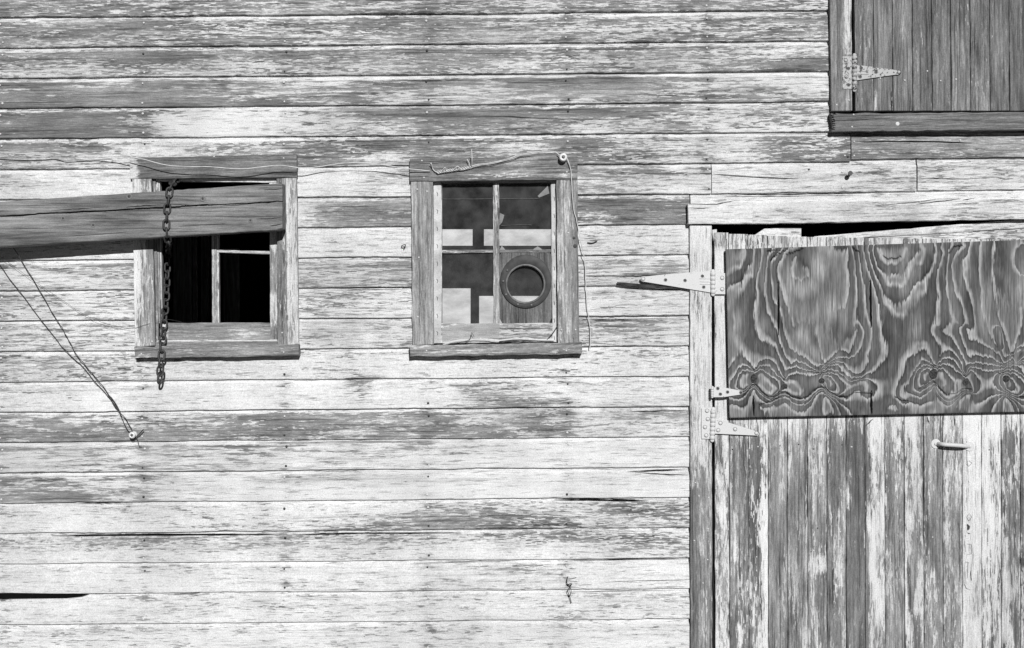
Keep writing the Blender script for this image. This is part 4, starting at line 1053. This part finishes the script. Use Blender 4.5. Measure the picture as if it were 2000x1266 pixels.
wire(mb, [(-60, 455, .04), (40, 530, .04), (100, 572, .035), (130, 592, .035), (160, 612, .035), (205, 632, .035), (240, 640, .035), (262, 641, .042), (285, 634, .042), (305, 630, .03), (325, 624, .024), (355, 629, .014)], .0006)
tag(mb.build('fine_wire', M['darkwire']), 'hair-thin wire running from the left edge into the broken window', 'wire')
mb = MB()
wire(mb, [(1100, 1128, .024), (1108, 1129, .03), (1114, 1130, .028), (1126, 1128, .024)], .0007)
wire(mb, [(1109, 1126, .028), (1107, 1138, .03), (1112, 1144, .032), (1117, 1140, .03), (1112, 1149, .03), (1109, 1156, .032), (1113, 1166, .034), (1116, 1178, .03)], .0014)
wire(mb, [(1106, 1137, .026), (1109, 1141, .026), (1116, 1139, .026)], .0009); wire(mb, [(1113, 1145, .026), (1116, 1156, .026), (1112, 1166, .03)], .0009)
tag(mb.build('wire_scrap', M['darkwire']), 'short crumpled scrap of wire low on the wall near its bottom', 'wire')
def knob(px, py, o, label, r=8.5):
    root = empty('insulator_knob', P(px, py, o)); tag(root, label, 'insulator', 'porcelain wire knobs on the wall')
    mb = MB(); prof = [(0, 1.), (.006, 1.), (.010, .86), (.012, .62), (.018, .62), (.020, .86), (.026, 1.), (.030, .95), (.033, .8), (.0335, .45), (.031, .40)]
    c = P(px, py, o); n_ = 24; rings = []
    k_ = (D - o - .033) / (D - o)
    for h_, f_ in prof: rings.append([mb.vert((c.x * 1 + r * S * f_ * math.cos(6.2832 * i / n_), -o - h_, c.z + r * S * f_ * math.sin(6.2832 * i / n_))) for i in range(n_)])
    for a in range(len(prof) - 1):
        for i in range(n_): mb.face((rings[a][i], rings[a][(i + 1) % n_], rings[a + 1][(i + 1) % n_], rings[a + 1][i]), 0, True)
    mb.face(rings[-1], 0)
    mb.build('porcelain_body', M['porcelain'], root)
    mb = MB(); dome(mb, px, py, o, r * S * .40, .004); mb.v = [(v[0], v[1] - .031, v[2]) for v in mb.v]; mb.build('nail', M['ringlight'], root)
knob(1099.5, 309, .042, 'white porcelain knob on the top right corner of the right window frame', 8.)
knob(262, 849, .018, 'white porcelain knob low on the left wall holding the slanting wires', 6.5)
mb = MB(); wire(mb, [(264, 856, .03), (272, 848, .035), (280, 839, .04)], .0022, n=8)
tag(mb.build('bent_nail', M['darkwire']), 'dark bent nail sticking out beside the lower porcelain knob', 'nail')
mb = MB(); wire(mb, [(784, 485, .02), (785, 480, .03), (792, 478, .034), (790, 483, .034), (786, 487, .024)], .0015)
tag(mb.build('hook', M['darkwire']), 'tiny dark wire hook on the siding just left of the right window', 'hook')
mb = MB(); wire(mb, [(1147, 474, .0215), (1155, 475, .022), (1160, 474, .023), (1166, 471, .0225)], .0022)
tag(mb.build('rusty_spike', M['darkwire']), 'flat rusty spike driven into the siding right of the right window', 'nail')
mb = MB()
prism(mb, [(1112, 303), (1140, 303.5), (1140, 309), (1112, 308.5)][:4], .0, 0, 0) if False else None
mb = MB()
tube(mb, [P(1657, 345, .015), P(1659, 341.5, .035), P(1660.5, 339, .048)], .0052, 10); tube(mb, [P(1660.5, 339, .044), P(1661, 338, .052)], .009, 8)
tag(mb.build('bolt', M['rust']), 'rusty bolt poking out of the pale board above the door', 'bolt')
mb = MB()
prism(mb, [(1205, 551), (1222, 552), (1262, 556), (1298, 560), (1330, 564), (1295, 564), (1250, 561), (1228, 558), (1206, 555)], .034, .028, 0, wear=1.)
tag(mb.build('splinter', M['inner']), 'dark pointed splinter jutting from behind the big strap hinge', 'splinter')
